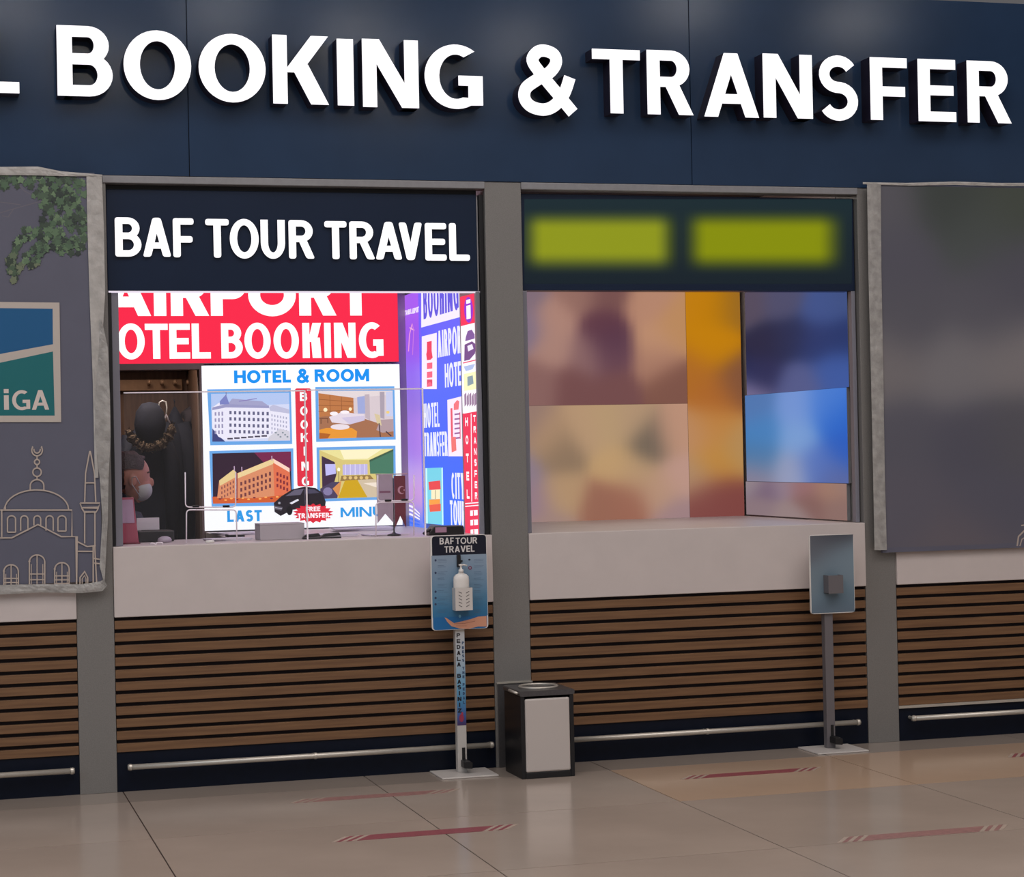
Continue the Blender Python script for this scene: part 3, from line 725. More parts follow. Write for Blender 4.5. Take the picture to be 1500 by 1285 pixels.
RQ([(677, 537), (694, 533), (690, 541), (680, 544)], (170, 186, 226)); RQ([(677, 548), (695, 544), (695, 570), (677, 573)], (240, 236, 186)); RQ([(682, 552), (690, 550), (691, 562), (682, 566)], (130, 150, 160))
for k in range(5): RQ([(677+k*3.6, 578+(k % 2)*3), (680+k*3.6, 575), (680+k*3.6, 592), (677+k*3.6, 596)], (150, 120, 150))
R_.line([RP(676, 605), RP(698, 601)], 2, (250, 240, 246)); R_.line([RP(686.5, 606), RP(684.5, 735)], 1.2, (250, 226, 236))
for k, ch in enumerate('HOTEL'):
    y = 618+k*26.5; R_.text(ch, RP(677.5, y+6.5), RP(681.5, y-6.5), (252, 240, 246), .3)
for k, ch in enumerate('TRANSFER'):
    y = 613+k*16.2; R_.text(ch, RP(689.5, y+5), RP(693.2, y-5), (252, 240, 246), .3)
for d in (0, 4): R_.line([RP(675, 738+d), RP(698, 736+d)], 1.6, (250, 230, 240))
for k in range(3): RQ([(682, 748+k*14), (693, 747+k*14), (693, 755+k*14), (682, 756+k*14)], (250, 236, 244)); RQ([(686, 748+k*14), (687.4, 748+k*14), (687.4, 756+k*14), (686, 756+k*14)], (226, 44, 80))
R_.build('printed_face', M['lit'], rs)
# interior fill of second side strip near jamb
# ------------------------------------------------ acrylic shields
YA = .10
def rounded_path(pts, r, y, n=6):
    out = []
    for i, p in enumerate(pts):
        if i in (0, len(pts)-1): out.append(p); continue
        a, b, c = Vector(pts[i-1]), Vector(p), Vector(pts[i+1]); u = (a-b).normalized(); v = (c-b).normalized()
        P0, P1 = b+u*r, b+v*r
        for k in range(n+1):
            t = k/n; out.append(tuple(P0*(1-t)**2+b*2*t*(1-t)+P1*t*t))
    return [(x, y, z) for x, z in out]
def shield(px0, px1, pyt, label, slot, pocket):
    a = atY(px0, pyt, YA); b = atY(px1, pyt, YA)
    t = thing('sneeze_guard', ((a.x+b.x)/2, YA, ZT), label, 'screen')
    box('acrylic_sheet', M['acrylic'], t, a.x, b.x, YA, YA+.005, ZT+.001, a.z)
    Geo().box(a.x, b.x, YA-.0005, YA+.0055, a.z, a.z+.006).build('polished_edge', M['edge'], t)
    box('polished_edge', M['edge'], t, b.x-.007, b.x, YA-.001, YA+.006, ZT+.001, a.z)
    if slot:
        q = [atY(x, y, YA) for x, y in slot]
        Geo().tube(rounded_path([(v.x, max(v.z, ZT+.002)) for v in q], .02, YA-.003), .0032, 6).build('slot_edge', M['edge'], t, smooth=True)
    if pocket:
        q = [atY(x, y, YA) for x, y in pocket]
        Geo().tube(rounded_path([(v.x, v.z) for v in q], .02, YA-.006), .003, 6).build('pocket_edge', M['edge'], t, smooth=True)
        c0 = atY(pocket[1][0]+15, pocket[1][1]-1, YA); c1 = atY(pocket[2][0]-14, pocket[2][1]-1, YA)
        for c in (c0, c1): box('clip', M['black'], t, c.x-.016, c.x+.016, YA-.012, YA-.001, c.z-.004, c.z+.006, .002)
    return t
shield(181, 447.5, 576.5, 'clear acrylic counter screen in front of the closet doorway', [(273, 800), (273, 747), (346, 747), (347, 796)], [(271, 692), (271.5, 743), (345, 743), (345, 692)])
shield(449.5, 620, 572.5, 'clear acrylic counter screen right of the screen joint', [(550.5, 790), (550.5, 736.5), (606, 735.5), (606, 785)], [(553, 696), (553, 734.5), (606, 733.5), (606, 696)])

# ------------------------------------------------ things on the counter
def ctr(px, py, Y): v = atY(px, py, Y); return v.x
# grey box
x0 = atY(381, 780, .2).x; x1 = atY(446, 780, .2).x; zt = atY(410, 767, .2).z
t = thing('box', ((x0+x1)/2, .27, ZT), 'plain grey box standing on the counter in front of the hotel poster', 'box')
box('body', M['grey_card'], t, x0, x1, .2, .36, ZT+.0005, zt-.006, .002); box('lid', M['grey_card'], t, x0-.001, x1+.001, .199, .361, zt-.006, zt, .002)
# papers
for k, (pxa, pxb, yy, rot) in enumerate([(318, 378, .62, .02), (456, 512, .62, .0), (470, 540, .66, .06)]):
    pass
def papers(cx, cy, wd, dp, rz, n, label, z=None):
    z = z or ZT
    t = thing('paper_stack', (cx, cy, z), label, 'papers', None)
    for k in range(n):
        g = Geo(); c, s_ = math.cos(rz+.10*(k-1)), math.sin(rz+.10*(k-1)); zz = z+.001+.0035*k
        P = [(-wd/2, -dp/2), (wd/2, -dp/2), (wd/2, dp/2), (-wd/2, dp/2)]
        pts = [(cx+a*c-b*s_, cy+a*s_+b*c) for a, b in P]
        g.add([(x, y, zz) for x, y in pts]+[(x, y, zz+.003) for x, y in pts], [(0, 3, 2, 1), (4, 5, 6, 7), (0, 1, 5, 4), (1, 2, 6, 5), (2, 3, 7, 6), (3, 0, 4, 7)])
        g.build('sheet', M['paper'], t)
papers(1.42, .34, .21, .15, .1, 3, 'loose white papers on the counter right of the slot screen')
papers(1.93, .42, .26, .2, -.05, 4, 'loose white papers on the counter behind the black pens')
papers(2.20, .34, .2, .16, .15, 2, 'white papers on the counter under the two pennants')
papers(1.62, 1.05, .30, .22, .25, 3, 'white sheets at the foot of the hotel poster beside the doorway')
papers(2.25, 1.1, .32, .24, -.2, 4, 'fanned white sheets at the foot of the hotel poster near the blue side wall')
t = thing('notebook', (1.42, .72, ZT), 'small dark notebook with a pale page on the counter behind the slot screen', 'book')
box('cover', M['black'], t, 1.475, 1.56, .70, .80, ZT+.0005, ZT+.012, .002); box('page', M['paper'], t, 1.479, 1.556, .704, .796, ZT+.0121, ZT+.015)
# black stapler and pen
for k, (cx, cy, l, label) in enumerate([(1.80, .17, .09, 'black stapler lying on the counter right of the grey box'), (1.90, .20, .10, 'black hole punch on the counter left of the pennants')]):
    t = thing('stapler' if k == 0 else 'hole_punch', (cx, cy, ZT), label, 'stationery')
    box('base', M['black'], t, cx-l/2, cx+l/2, cy-.015, cy+.015, ZT+.0005, ZT+.008, .002)
    Geo().prism([(cx-l/2, ZT+.009), (cx+l/2, ZT+.012), (cx+l/2-.01, ZT+.028), (cx-l/2+.02, ZT+.024)], cy-.012, cy+.012).build('arm', M['black'], t, .003)
# wallet-like black gadgets at right end
t = thing('card_terminal', (2.46, .16, ZT), 'black card terminal with a pink display behind the hand sanitiser board', 'terminal')
Geo().prism([(2.37, ZT+.0005), (2.55, ZT+.0005), (2.545, ZT+.045), (2.40, ZT+.045), (2.375, ZT+.02)], .12, .22).build('body', M['black'], t, .004)
box('display', emis('pink_display', (150, 110, 130), .8), t, 2.402, 2.458, .117, .1205, ZT+.014, ZT+.040)
Geo().tube([(2.35, .15, ZT+.008), (2.36, .14, ZT+.02), (2.385, .14, ZT+.028)], .007, 8).build('cable', M['black'], t, smooth=True)
# box, printer, leaflet stand at left
t = thing('leaflet_holder', (.935, .3, ZT), 'tall maroon leaflet holder at the left end of the counter', 'holder')
q0 = atY(182, 729, .3); q1 = atY(195, 729, .3); q2 = atY(203, 797, .3)
Geo().prism([(.905, ZT+.0005), (q2.x, ZT+.0005), (q1.x, q0.z), (.905, q0.z)], .28, .31).build('backing', mat('holder_print', (176, 84, 106), .35, noise=.1, nscale=6), t, .002)
Geo().prism([(.905, ZT+.10), (q1.x+.003, ZT+.10), (q1.x-.004, q0.z-.01), (.905, q0.z-.01)], .277, .2795).build('leaflet', mat('leaflet_lilac', (190, 160, 190), .4, noise=.1, nscale=7), t)
box('base', M['maroon'], t, .905, q2.x+.004, .255, .335, ZT+.0004, ZT+.006)
t = thing('printer', (1.06, .5, ZT), 'black receipt printer with a white paper sheet standing up behind the left counter screen', 'printer')
pa_ = atY(203, 797, .42); pb_ = atY(255, 777, .42)
box('body', M['black'], t, pa_.x, pb_.x, .42, .56, ZT+.0005, pb_.z, .005)
box('paper_slot', M['dark_steel'], t, pa_.x+.02, pb_.x-.02, .47, .49, pb_.z, pb_.z+.004)
pc = atY(200, 777, .5); pd = atY(232.5, 758, .5)
box('paper', M['paper'], t, pc.x, pd.x, .48, .483, pb_.z+.002, pd.z)
q = atY(241, 786, .3)
Geo().lathe([(0.001, 0), (.028, .002), (.031, .012), (.026, .023), (.012, .03), (.001, .031)], (q.x, .3, ZT+.0005), 20, 1.1, .8).build('hand_bell', mat('lilac_grey', (176, 164, 180), .3), None, smooth=True)
tag(bpy.data.objects['hand_bell'], 'small rounded pale grey bell on the counter before the printer', 'bell')
# glasses-like clear clip at the counter edge
q = atY(228, 799, .06)
g = Geo().tube([(q.x-.03, .05, ZT+.004), (q.x-.02, .04, ZT+.012), (q.x+.0, .045, ZT+.004), (q.x+.004, .045, ZT+.012), (q.x+.03, .05, ZT+.012), (q.x+.032, .05, ZT+.003)], .0022, 6)
tag(g.build('spectacles', M['edge'], None, smooth=True), 'thin clear spectacles lying on the front edge of the counter', 'glasses')
q = atY(308, 797, .06)
g = Geo(); g.lathe([(.001, 0), (.016, .001), (.018, .008), (.012, .014), (.001, .015)], (q.x, .07, ZT+.0005), 16, 1.3, .8)
tag(g.build('tape_roll', M['wht'], None, smooth=True), 'small white tape roll on the counter beside the slot screen', 'tape')

# pennant pair on a stand
yp = .24
t = thing('table_flag', (2.03, yp, ZT), 'table stand with a pale lilac pennant and a dark red pennant', 'flags')
cx = atY(578, 775, yp).x
Geo().lathe([(.034, 0), (.034, .006), (.01, .012), (.004, .02), (.004, .28), (.0005, .285)], (cx, yp+.012, ZT+.0005), 14).build('stand', M['black'], t, smooth=True)
ztop = atY(565, 695, yp).z
Geo().tube([(atY(551, 696, yp).x, yp+.008, ztop), (atY(597, 696, yp).x, yp+.008, ztop)], .003, 8).build('crossbar', M['steel'], t, smooth=True)
def pennant(pxa, pxb, y0, y1, notch, mt, name, label, yy):
    a = atY(pxa, y0, yy).x; b = atY(pxb, y0, yy).x; z1 = atY(pxa, y0, yy).z; z0 = atY(pxa, y1, yy).z; zn = atY(pxa, notch, yy).z
    o = Geo().prism([(a, z1), (b, z1), (b, z0), ((a+b)/2, zn), (a, z0)], yy, yy+.002).build(name, mt, t); o['label'] = label; return o
pennant(551.5, 575, 695, 767, 753, M['penn'], 'pennant', 'pale lilac swallow tailed pennant', yp)
p2 = pennant(577, 593.5, 697, 774, 756, M['maroon'], 'pennant', 'dark red swallow tailed pennant with a white crescent', yp+.003)
F = Art('Y', yp+.0028)
c = [(588+5.4*math.cos(a), 718+6*math.sin(a)) for a in [math.radians(d) for d in range(50, 311, 20)]]; ci = [(589.6+4.2*math.cos(a), 718+4.6*math.sin(a)) for a in [math.radians(d) for d in range(310, 49, -20)]]
F.poly(c+ci, (200, 150, 170)); F.oval(592, 718, 1.2, 1.4, (200, 150, 170), 5)
F.build('crescent_print', M['flat'], p2)
F = Art('Y', yp-.0002); F.rect(556, 719, 572, 722.5, (130, 84, 110)); F.rect(559, 733.5, 571, 736.5, (40, 30, 44)); F.build('pennant_print', M['flat'], t)

# ------------------------------------------------ coats in the closet
def garment(name, pxc, py0, py1, wpx, Y, mt, label, group=None, seed=0):
    rnd = random.Random(seed); c = atY(pxc, py0, Y); zb_ = atY(pxc, py1, Y).z; W_ = wpx*11.4/3009
    t = thing(name, (c.x, Y, zb_), label, 'coat', group)
    H_ = c.z-zb_; n, mrow = 28, 22; g = Geo(); ph = rnd.random()*6
    for j in range(mrow+1):
        v = j/mrow; z = c.z-H_*v
        prof = (.10+.9*min(1, (v/.16))**.7)*(1+.12*v) if v < .16 else (1+.12*v)
        for i in range(n):
            a = 2*PI*i/n; fold = 1+(.10*math.sin(7*a+ph)+.06*math.sin(11*a+ph*2))*min(1, v*2)
            g.v.append(Vector((c.x+W_/2*prof*math.cos(a)*fold, Y+.07*prof*math.sin(a)*fold, z)))
    for j in range(mrow):
        for i in range(n): g.f.append((j*n+i, (j+1)*n+i, (j+1)*n+(i+1)%n, j*n+(i+1)%n))
    g.f.append(tuple(range(n))); g.f.append(tuple(mrow*n+i for i in range(n))[::-1])
    g.build('body', mt, t, smooth=True)
    for s_ in (-1, 1):
        xs_ = c.x+s_*W_*.47
        Geo().tube([(xs_-s_*.03, Y-.02, c.z-H_*.10), (xs_+s_*.012, Y-.05, c.z-H_*.28), (xs_+s_*.016, Y-.06, c.z-H_*.55), (xs_+s_*.006, Y-.05, c.z-H_*.78)], [.045, .05, .042, .034], 12).build('sleeve', mt, t, smooth=True)
    Geo().tube([(c.x, Y, c.z-.01), (c.x, Y, c.z+.03), (c.x+.0, Y+.03, c.z+.04)], .004, 6).build('hanging_loop', mt, t)
    return t, c, W_, H_
t, c, W_, H_ = garment('parka', 213, 618, 840, 68, 2.0, M['coat'], 'black parka with a brown fur trimmed hood hanging in the closet', seed=3)
hx, hz = atY(219, 622, 1.92).x, atY(219, 622, 1.92).z
sc_ = 11.5/3009
# hood: dark open bag with the fur edge round its lower rim
g = Geo().lathe([(.002, .125), (.05, .115), (.085, .07), (.098, .0), (.085, -.06), (.05, -.10), (.002, -.115)], (hx, 1.89, hz), 20, .9, .55)
g.build('hood', M['coat'], t, smooth=True)
g = Geo(); path = []; rad = []
for k in range(26):
    a = math.radians(195+150*k/25+ (12 if k > 12 else 0)); path.append((hx-.01+.125*math.cos(a)*.98, 1.82, hz+.005+.155*math.sin(a)*.86)); rad.append(.024+.006*math.sin(k*2.3)+.004*math.sin(k*5.1))
rad[0] = rad[-1] = .008
g.tube(path, rad, 12)
# fur tufts
for k in range(1, 25):
    for j in range(9):
        a = random.random()*2*PI; p = Vector(path[k]); d = Vector((math.cos(a)*.7, -.5-.3*random.random(), math.sin(a))).normalized()
        q_ = p+d*.02; e = p+d*(.036+.012*random.random()); s1 = d.cross(Vector((0, 1, .2))).normalized()*.004
        g.add([q_-s1, q_+s1, e], [(0, 1, 2)])
g.build('fur_trim', M['fur'], t, smooth=False)
garment('coat', 256, 596, 850, 36, 2.18, M['coat'], 'long dark navy coat hanging from the third peg in the closet', seed=5)
garment('jacket', 284, 600, 640, 15, 2.25, mat('charcoal_cloth', (58, 50, 56), .9, noise=.1, bump=.2), 'short charcoal jacket hanging from the rightmost peg by the door frame', seed=8)
t = thing('coat_hanger', (0, 0, 0), 'white hooked coat hanger hanging between the parka and the dark coat', 'hanger')
H0 = [atY(x, y, 2.0) for x, y in [(233, 598), (233.5, 590), (238, 587), (243, 589), (244.5, 597), (243.5, 608)]]
t.location = (H0[-1].x, 2.0, H0[-1].z)
Geo().tube([tuple(v) for v in H0], .0045, 8).build('hook', M['wht'], t, smooth=True)
h1 = [atY(x, y, 2.0) for x, y in [(243.5, 607), (241, 616), (238, 626)]]; h2 = [atY(x, y, 2.0) for x, y in [(243.5, 607), (247, 616), (252, 626)]]
Geo().tube([tuple(v) for v in h1], .005, 8).tube([tuple(v) for v in h2], .005, 8).build('shoulder_bar', mat('hanger_shoulder', (120, 110, 116), .4), t, smooth=True)
# ------------------------------------------------ person seated behind the counter
hd = atY(203, 703, .9)
HX, HY, HZ = hd.x-.030, .9, hd.z
def skin_mesh(verts, edges, radii, root=0, sub=1):
    me = bpy.data.meshes.new('tmp'); me.from_pydata([tuple(v) for v in verts], edges, [])
    o = bpy.data.objects.new('tmp', me); C.objects.link(o)
    sk = o.modifiers.new('s', 'SKIN'); sk.use_smooth_shade = True
    for i, r in enumerate(radii): me.skin_vertices[0].data[i].radius = (r, r) if not isinstance(r, tuple) else r
    me.skin_vertices[0].data[root].use_root = True
    if sub: ss = o.modifiers.new('d', 'SUBSURF'); ss.levels = sub
    bpy.context.view_layer.update()
    dg_ = bpy.context.evaluated_depsgraph_get(); r = bpy.data.meshes.new_from_object(o.evaluated_get(dg_))
    bpy.data.objects.remove(o); return r
def ico(bm, c, r, sc=(1, 1, 1), sub=3):
    m_ = Matrix.Translation(c) @ Matrix.Diagonal((*sc, 1)); bmesh.ops.create_icosphere(bm, subdivisions=sub, radius=r, matrix=m_)
bx_, bz_ = HX-.03, HZ       # neck base
sy = HY
V = [(bx_-.04, sy, .76), (bx_-.05, sy, .92), (bx_-.03, sy, 1.08), (bx_-.01, sy, 1.20), (bx_+.0, sy, 1.275), (HX-.005, sy, HZ-.06),     # spine 0-5
     (bx_, sy-.16, 1.20), (bx_+.06, sy-.21, .99), (bx_+.27, sy-.15, .92), (bx_+.31, sy-.14, .92),    # right arm 6-9
     (bx_, sy+.16, 1.20), (bx_+.06, sy+.21, .99), (bx_+.27, sy+.15, .92), (bx_+.31, sy+.14, .92),
     (bx_, sy-.10, .74), (bx_+.38, sy-.12, .74), (bx_+.36, sy-.12, .34), (bx_+.38, sy-.12, .285), (bx_+.48, sy-.12, .27),
     (bx_, sy+.10, .74), (bx_+.38, sy+.12, .74), (bx_+.36, sy+.12, .34), (bx_+.38, sy+.12, .285), (bx_+.48, sy+.12, .27)]
E_ = [(0,1),(1,2),(2,3),(3,4),(4,5),(3,6),(6,7),(7,8),(8,9),(3,10),(10,11),(11,12),(12,13),(0,14),(14,15),(15,16),(16,17),(17,18),(0,19),(19,20),(20,21),(21,22),(22,23)]
R0 = [.13,.12,.13,.11,.055,.055,.055,.043,.028,.032,.055,.043,.028,.032,.085,.06,.042,.04,.035,.085,.06,.042,.04,.035]
bodym = skin_mesh(V, E_, R0)
bm = bmesh.new(); bm.from_mesh(bodym)
ico(bm, (HX-.012, sy, HZ+.03), .095, (1.04, .82, 1.08)); ico(bm, (HX+.022, sy, HZ-.035), .07, (.95, .82, 1.15)); ico(bm, (HX+.045, sy, HZ-.085), .032, (1, 1.1, .8), 2)
ico(bm, (HX+.092, sy, HZ-.015), .014, (1.2, .8, 1.8), 2)      # nose
for s_ in (-1, 1):
    ico(bm, (HX-.008, sy+s_*.078, HZ-.005), .026, (.8, .4, 1.25), 2)   # ear
    wx, wy, wz = bx_+.31, sy+s_*.14, .92
    for k, (dy, ln) in enumerate([(-.030, .062), (-.011, .074), (.009, .070), (.028, .055)]):
        for q in range(7):
            a = q/6; ico(bm, (wx+.03+ln*a, wy+dy*(1+.2*a), wz-.02*a*a*1.6), .0088-.0015*a, (1.5, 1, 1), 1)
    for q in range(6):
        a = q/5; ico(bm, (wx+.0+.045*a, wy-s_*(.03+.030*a), wz-.006*a), .0105-.002*a, (1.2, 1.2, 1), 1)
me = bpy.data.meshes.new('person'); off = Vector((bx_+.1, sy, .25))
for v in bm.verts: v.co -= off
bm.to_mesh(me); bm.free(); me.materials.append(M['skin'])
per = bpy.data.objects.new('person', me); C.objects.link(per); per.location = off
rm = per.modifiers.new('r', 'REMESH'); rm.mode = 'VOXEL'; rm.voxel_size = .0055; rm.use_smooth_shade = True
sm_ = per.modifiers.new('s', 'SMOOTH'); sm_.iterations = 4; sm_.factor = .5
tag(per, 'seated person in dark jacket and white face mask behind the left counter screen', 'person')
def child_bm(name, mt, bmf, smooth=True):
    bm = bmesh.new(); bmf(bm); me = bpy.data.meshes.new(name)
    for v in bm.verts: v.co -= off
    bm.to_mesh(me); bm.free(); me.materials.append(mt)
    for p in me.polygons: p.use_smooth = smooth
    o = bpy.data.objects.new(name, me); C.objects.link(o); o.parent = per; return o
def hair(bm):
    ico(bm, (HX-.020, sy, HZ+.040), .102, (1.06, .84, 1.06), 4)
    for v in list(bm.verts):
        x, y, z = v.co.x-HX, v.co.y-sy, v.co.z-HZ
        n_ = .0035*math.sin(z*260+x*60)+.002*math.sin(x*300+y*180)
        v.co.x += n_; v.co.z += n_
    dl = [v for v in bm.verts if (v.co.x-HX > .058 and v.co.z-HZ < .10) or (v.co.x-HX > -.035 and v.co.z-HZ < .045) or v.co.z-HZ < -.05]
    bmesh.ops.delete(bm, geom=dl, context='VERTS')
child_bm('hair', M['hair'], hair)
def mask_(bm):
    ico(bm, (HX+.032, sy, HZ-.053), .070, (.94, .88, .82), 4)
    dl = [v for v in bm.verts if v.co.x-HX < .018]
    bmesh.ops.delete(bm, geom=dl, context='VERTS')
child_bm('face_mask', M['mask'], mask_)
for s_ in (-1, 1):
    g = Geo().tube([(HX+.03, sy+s_*.068, HZ-.02), (HX+.008, sy+s_*.084, HZ+.018), (HX-.012, sy+s_*.088, HZ+.012), (HX-.012, sy+s_*.086, HZ-.02), (HX+.03, sy+s_*.066, HZ-.085)], .0022, 6)
    g.build('mask_loop', M['mask'], per, smooth=True)
    g = Geo().lathe([(.001, -.006), (.006, -.003), (.007, 0), (.006, .003), (.001, .006)], (HX+.071, sy+s_*.026, HZ+.018), 8); g.build('eye', M['hair'], per, smooth=True)
    g = Geo().tube([(HX+.083, sy+s_*.014, HZ+.036), (HX+.083, sy+s_*.03, HZ+.040), (HX+.072, sy+s_*.046, HZ+.035)], .0035, 6); g.build('eyebrow', M['hair'], per, smooth=True)
def cloth(name, idx, grow, mt, ed):
    vs = [V[i] for i in idx]; mp = {i: k for k, i in enumerate(idx)}
    me = skin_mesh(vs, [(mp[a], mp[b]) for a, b in ed], [R0[i]+grow for i in idx]); me.name = name
    for v in me.vertices: v.co -= off
    me.materials.clear(); me.materials.append(mt); o = bpy.data.objects.new(name, me); C.objects.link(o); o.parent = per
    for p in me.polygons: p.use_smooth = True
cloth('jacket', [0,1,2,3,4,6,7,8,10,11,12], .02, M['navy'], [(0,1),(1,2),(2,3),(3,4),(3,6),(6,7),(7,8),(3,10),(10,11),(11,12)])
cloth('trousers', [0,14,15,16,19,20,21], .016, M['coat'], [(0,14),(14,15),(15,16),(0,19),(19,20),(20,21)])
for s_ in (-1, 1):
    def shoe(bm, s_=s_):
        ico(bm, (bx_+.43, sy+s_*.12, .27), .05, (2.1, .9, .85), 3)
    child_bm('shoe', M['black'], shoe)
# tall stool under the person
t = thing('stool', (bx_, sy, 0), 'tall black office stool under the seated person', 'stool')
Geo().lathe([(.19, .0), (.2, .02), (.2, .045), (.18, .06)], (bx_+.02, sy, .565), 24).build('seat', M['black'], t, smooth=True)
Geo().tube([(bx_+.02, sy, .03), (bx_+.02, sy, .565)], .025, 12).build('post', M['steel'], t, smooth=True)
Geo().tube([(bx_+.02+.2*math.cos(a*PI/10), sy+.2*math.sin(a*PI/10), .22) for a in range(20)], .01, 8, True).build('foot_ring', M['steel'], t, smooth=True)
Geo().lathe([(.22, 0), (.22, .015), (.03, .03)], (bx_+.02, sy, 0.0), 24).build('base', M['black'], t, smooth=True)
for a in (0, 1, 2): Geo().tube([(bx_+.02, sy, .22), (bx_+.02+.2*math.cos(a*2.09), sy+.2*math.sin(a*2.09), .22)], .007, 6).build('spoke', M['steel'], t)

# ================================================================== LEFT BANNER
YN = -.043
bn = thing('banner', (.2, YN, ZM), 'grey taped banner at far left printed with ivy, a blue green logo and a mosque', 'banner')
zt_ = atY(60, 252, YN).z; zb_ = atY(60, 855, YN).z; xr_ = atY(140, 300, YN).x
# gently wavy vinyl sheet
g = Geo(); nx, nz = 30, 24; xl = -1.2; xr = .79
def wav(x, z): return .0
fabric = Geo().box(xl, xr, YN, YN+.02, zb_, zt_).build('fabric', M['banner'], bn)
A = Art('Y', YN-.0003)
GR = (90, 90, 104)
# ivy: stems and leaves
rnd = random.Random(11)
for st in [[(0, 312), (20, 306), (48, 298), (64, 294)], [(64, 294), (36, 280), (28, 272)], [(20, 306), (12, 318), (3, 316)], [(0, 296), (30, 300)]]: A.line(st, 1.2, (106, 102, 112))
def leaf(x, y, s_, a, col):
    pts = [(0, -1), (.32, -.45), (.85, -.35), (.55, .1), (.62, .62), (.12, .5), (0, .85), (-.12, .5), (-.62, .62), (-.55, .1), (-.85, -.35), (-.32, -.45)]
    ca, sa = math.cos(a), math.sin(a)
    A.poly([(x+s_*(p[0]*ca-p[1]*sa), y+s_*(p[0]*sa+p[1]*ca)) for p in pts], col)
cl_ = []
def region(x, y):
    if x > 128 or y < 257: return False
    if y < 275: return x > -20
    if y < 300: return x > (y-275)*.9+44+8*math.sin(y)
    if y < 335: return x > 66+8*math.sin(y*.7) or (x < 8 and y < 290)
    if y < 352: return x > 34 and (x+y*.4 > 180) or 34 < x < 50
    if y < 372: return 48 < x < 128 and y < 352+(x-40)*.25+8
    return False
n_ = 0
while n_ < 300:
    x, y = rnd.uniform(-15, 127), rnd.uniform(257, 372)
    if region(x, y): cl_.append((x, y)); n_ += 1
for k in range(70):    # hanging tails
    t_ = rnd.random(); cl_.append((70-52*t_+rnd.uniform(-4, 4), 352+52*t_**1.3+rnd.uniform(-4, 4)) if k < 30 else (34-18*math.sin(t_*2.6)+rnd.uniform(-5, 5), 345+t_*68))
for k in range(26): t_ = rnd.random(); cl_.append((80+28*t_+rnd.uniform(-6, 6), 350+14*rnd.random()))
for k in range(22): t_ = rnd.random(); cl_.append((66-20*t_+rnd.uniform(-4, 4), 362+28*t_+rnd.uniform(-3, 3)))
for x, y in cl_:
    if x > 124: continue
    g_ = rnd.choice([(58, 74, 62), (74, 96, 76), (92, 118, 90), (46, 58, 54), (106, 132, 100), (78, 104, 80)])
    if y > 385 or x < 30 and y > 360: g_ = rnd.choice([(96, 112, 88), (70, 92, 72), (110, 120, 96), (50, 64, 54)])
    leaf(x, y, rnd.uniform(4.4, 8.2), rnd.uniform(0, 6.28), g_)
# logo square
A.poly([(-90, 441.5), (87, 443.5), (89.5, 618.5), (-90, 618.5)], (190, 180, 172))
A.poly([(-82, 450.5), (77, 452.5), (77.5, 506), (-82, 536)], (0, 86, 138)); A.poly([(-82, 548), (77.5, 514.5), (80, 609), (-82, 609)], (0, 104, 110))
A.poly([(-82, 534), (77.5, 504.5), (77.5, 515), (-82, 549)], (190, 180, 172))
A.text('i', (6, 600.5), (12.5, 570), (214, 200, 194), .2); A.text('GA', (18, 601), (71.5, 571.5), (214, 200, 194), .19, .08)
# mosque line art
LC = (182, 168, 158); k_ = 1/3.211
def q(*p): return [(a*k_, 600+b*k_) for a, b in p]
def L(pts, wd=2.0, **kw): A.line(q(*pts), wd, LC, **kw)
def arc(cx, cy, rx, ry, a0, a1, n=16): return [(cx+rx*math.cos(math.radians(a0+(a1-a0)*i/n)), cy+ry*math.sin(math.radians(a0+(a1-a0)*i/n))) for i in range(n+1)]
L(arc(174, 192, 25, 26, -40, 220)); L(arc(174, 188, 15, 17, -10, 190)); L([(155, 176), (150, 176)]); L([(193, 176), (199, 176)])
L([(174, 220), (174, 236)]); L(arc(174, 247, 12, 12, 0, 360)); L([(174, 258), (174, 275)]); L(arc(174, 295, 20, 20, 0, 360)); L([(174, 316), (174, 330)])
L([(142, 378)]+arc(174, 358, 32, 28, 180, 360)+[(206, 378)]); L([(20, 470)]+arc(172, 470, 150, 92, 180, 360)+[(324, 470)]); L([(0, 473), (338, 473), (338, 598)]); L([(8, 473), (8, 600)])
L([(0, 604), (54, 604), (178, 541), (288, 598), (360, 598), (360, 830)])
for cx, w_, b_, t__ in [(54, 19, 577, 500), (114, 17, 570, 500), (175, 16, 545, 500), (233, 17, 570, 500), (291, 19, 572, 500)]:
    L([(cx-w_, b_), (cx-w_, t__+18)]+arc(cx, t__+16, w_, 16, 180, 360)+[(cx+w_, b_)]); 
    if cx in (54, 291): L([(cx-w_, b_), (cx+w_, b_)])
for cx, w_, t__, b_ in [(52, 34, 728, 835), (174, 36, 682, 830), (291, 34, 718, 822)]:
    L([(cx-w_, b_), (cx-w_, t__+34)]+arc(cx, t__+34, w_, 32, 180, 360)+[(cx+w_, b_)]); L([(cx, t__+4), (cx, b_)], 1.6)
    for f_ in (.62, .80, .97): L([(cx-w_, t__+(b_-t__)*f_), (cx+w_, t__+(b_-t__)*f_)], 1.6)
    L([(cx-w_+9, b_), (cx-w_+9, t__+45)], 1.2); L([(cx+w_-9, b_), (cx+w_-9, t__+45)], 1.2)
L([(422, 195), (402, 300), (398, 435)]); L([(424, 195), (444, 300), (450, 435)]); L([(402, 345), (445, 345)]); L([(376, 440), (470, 440), (462, 462), (384, 462), (376, 440)]); L([(384, 464), (396, 482), (452, 482), (462, 464)])
L([(398, 484), (398, 630)]); L([(446, 484), (446, 640)]); L([(365, 622), (410, 645), (450, 640)]); L([(365, 667), (440, 667)]); L([(438, 645), (438, 830)]); L([(376, 828), (376, 790), (398, 762), (412, 790), (412, 828)]); L([(386, 828), (386, 796), (398, 780), (404, 796), (404, 828)], 1.3)
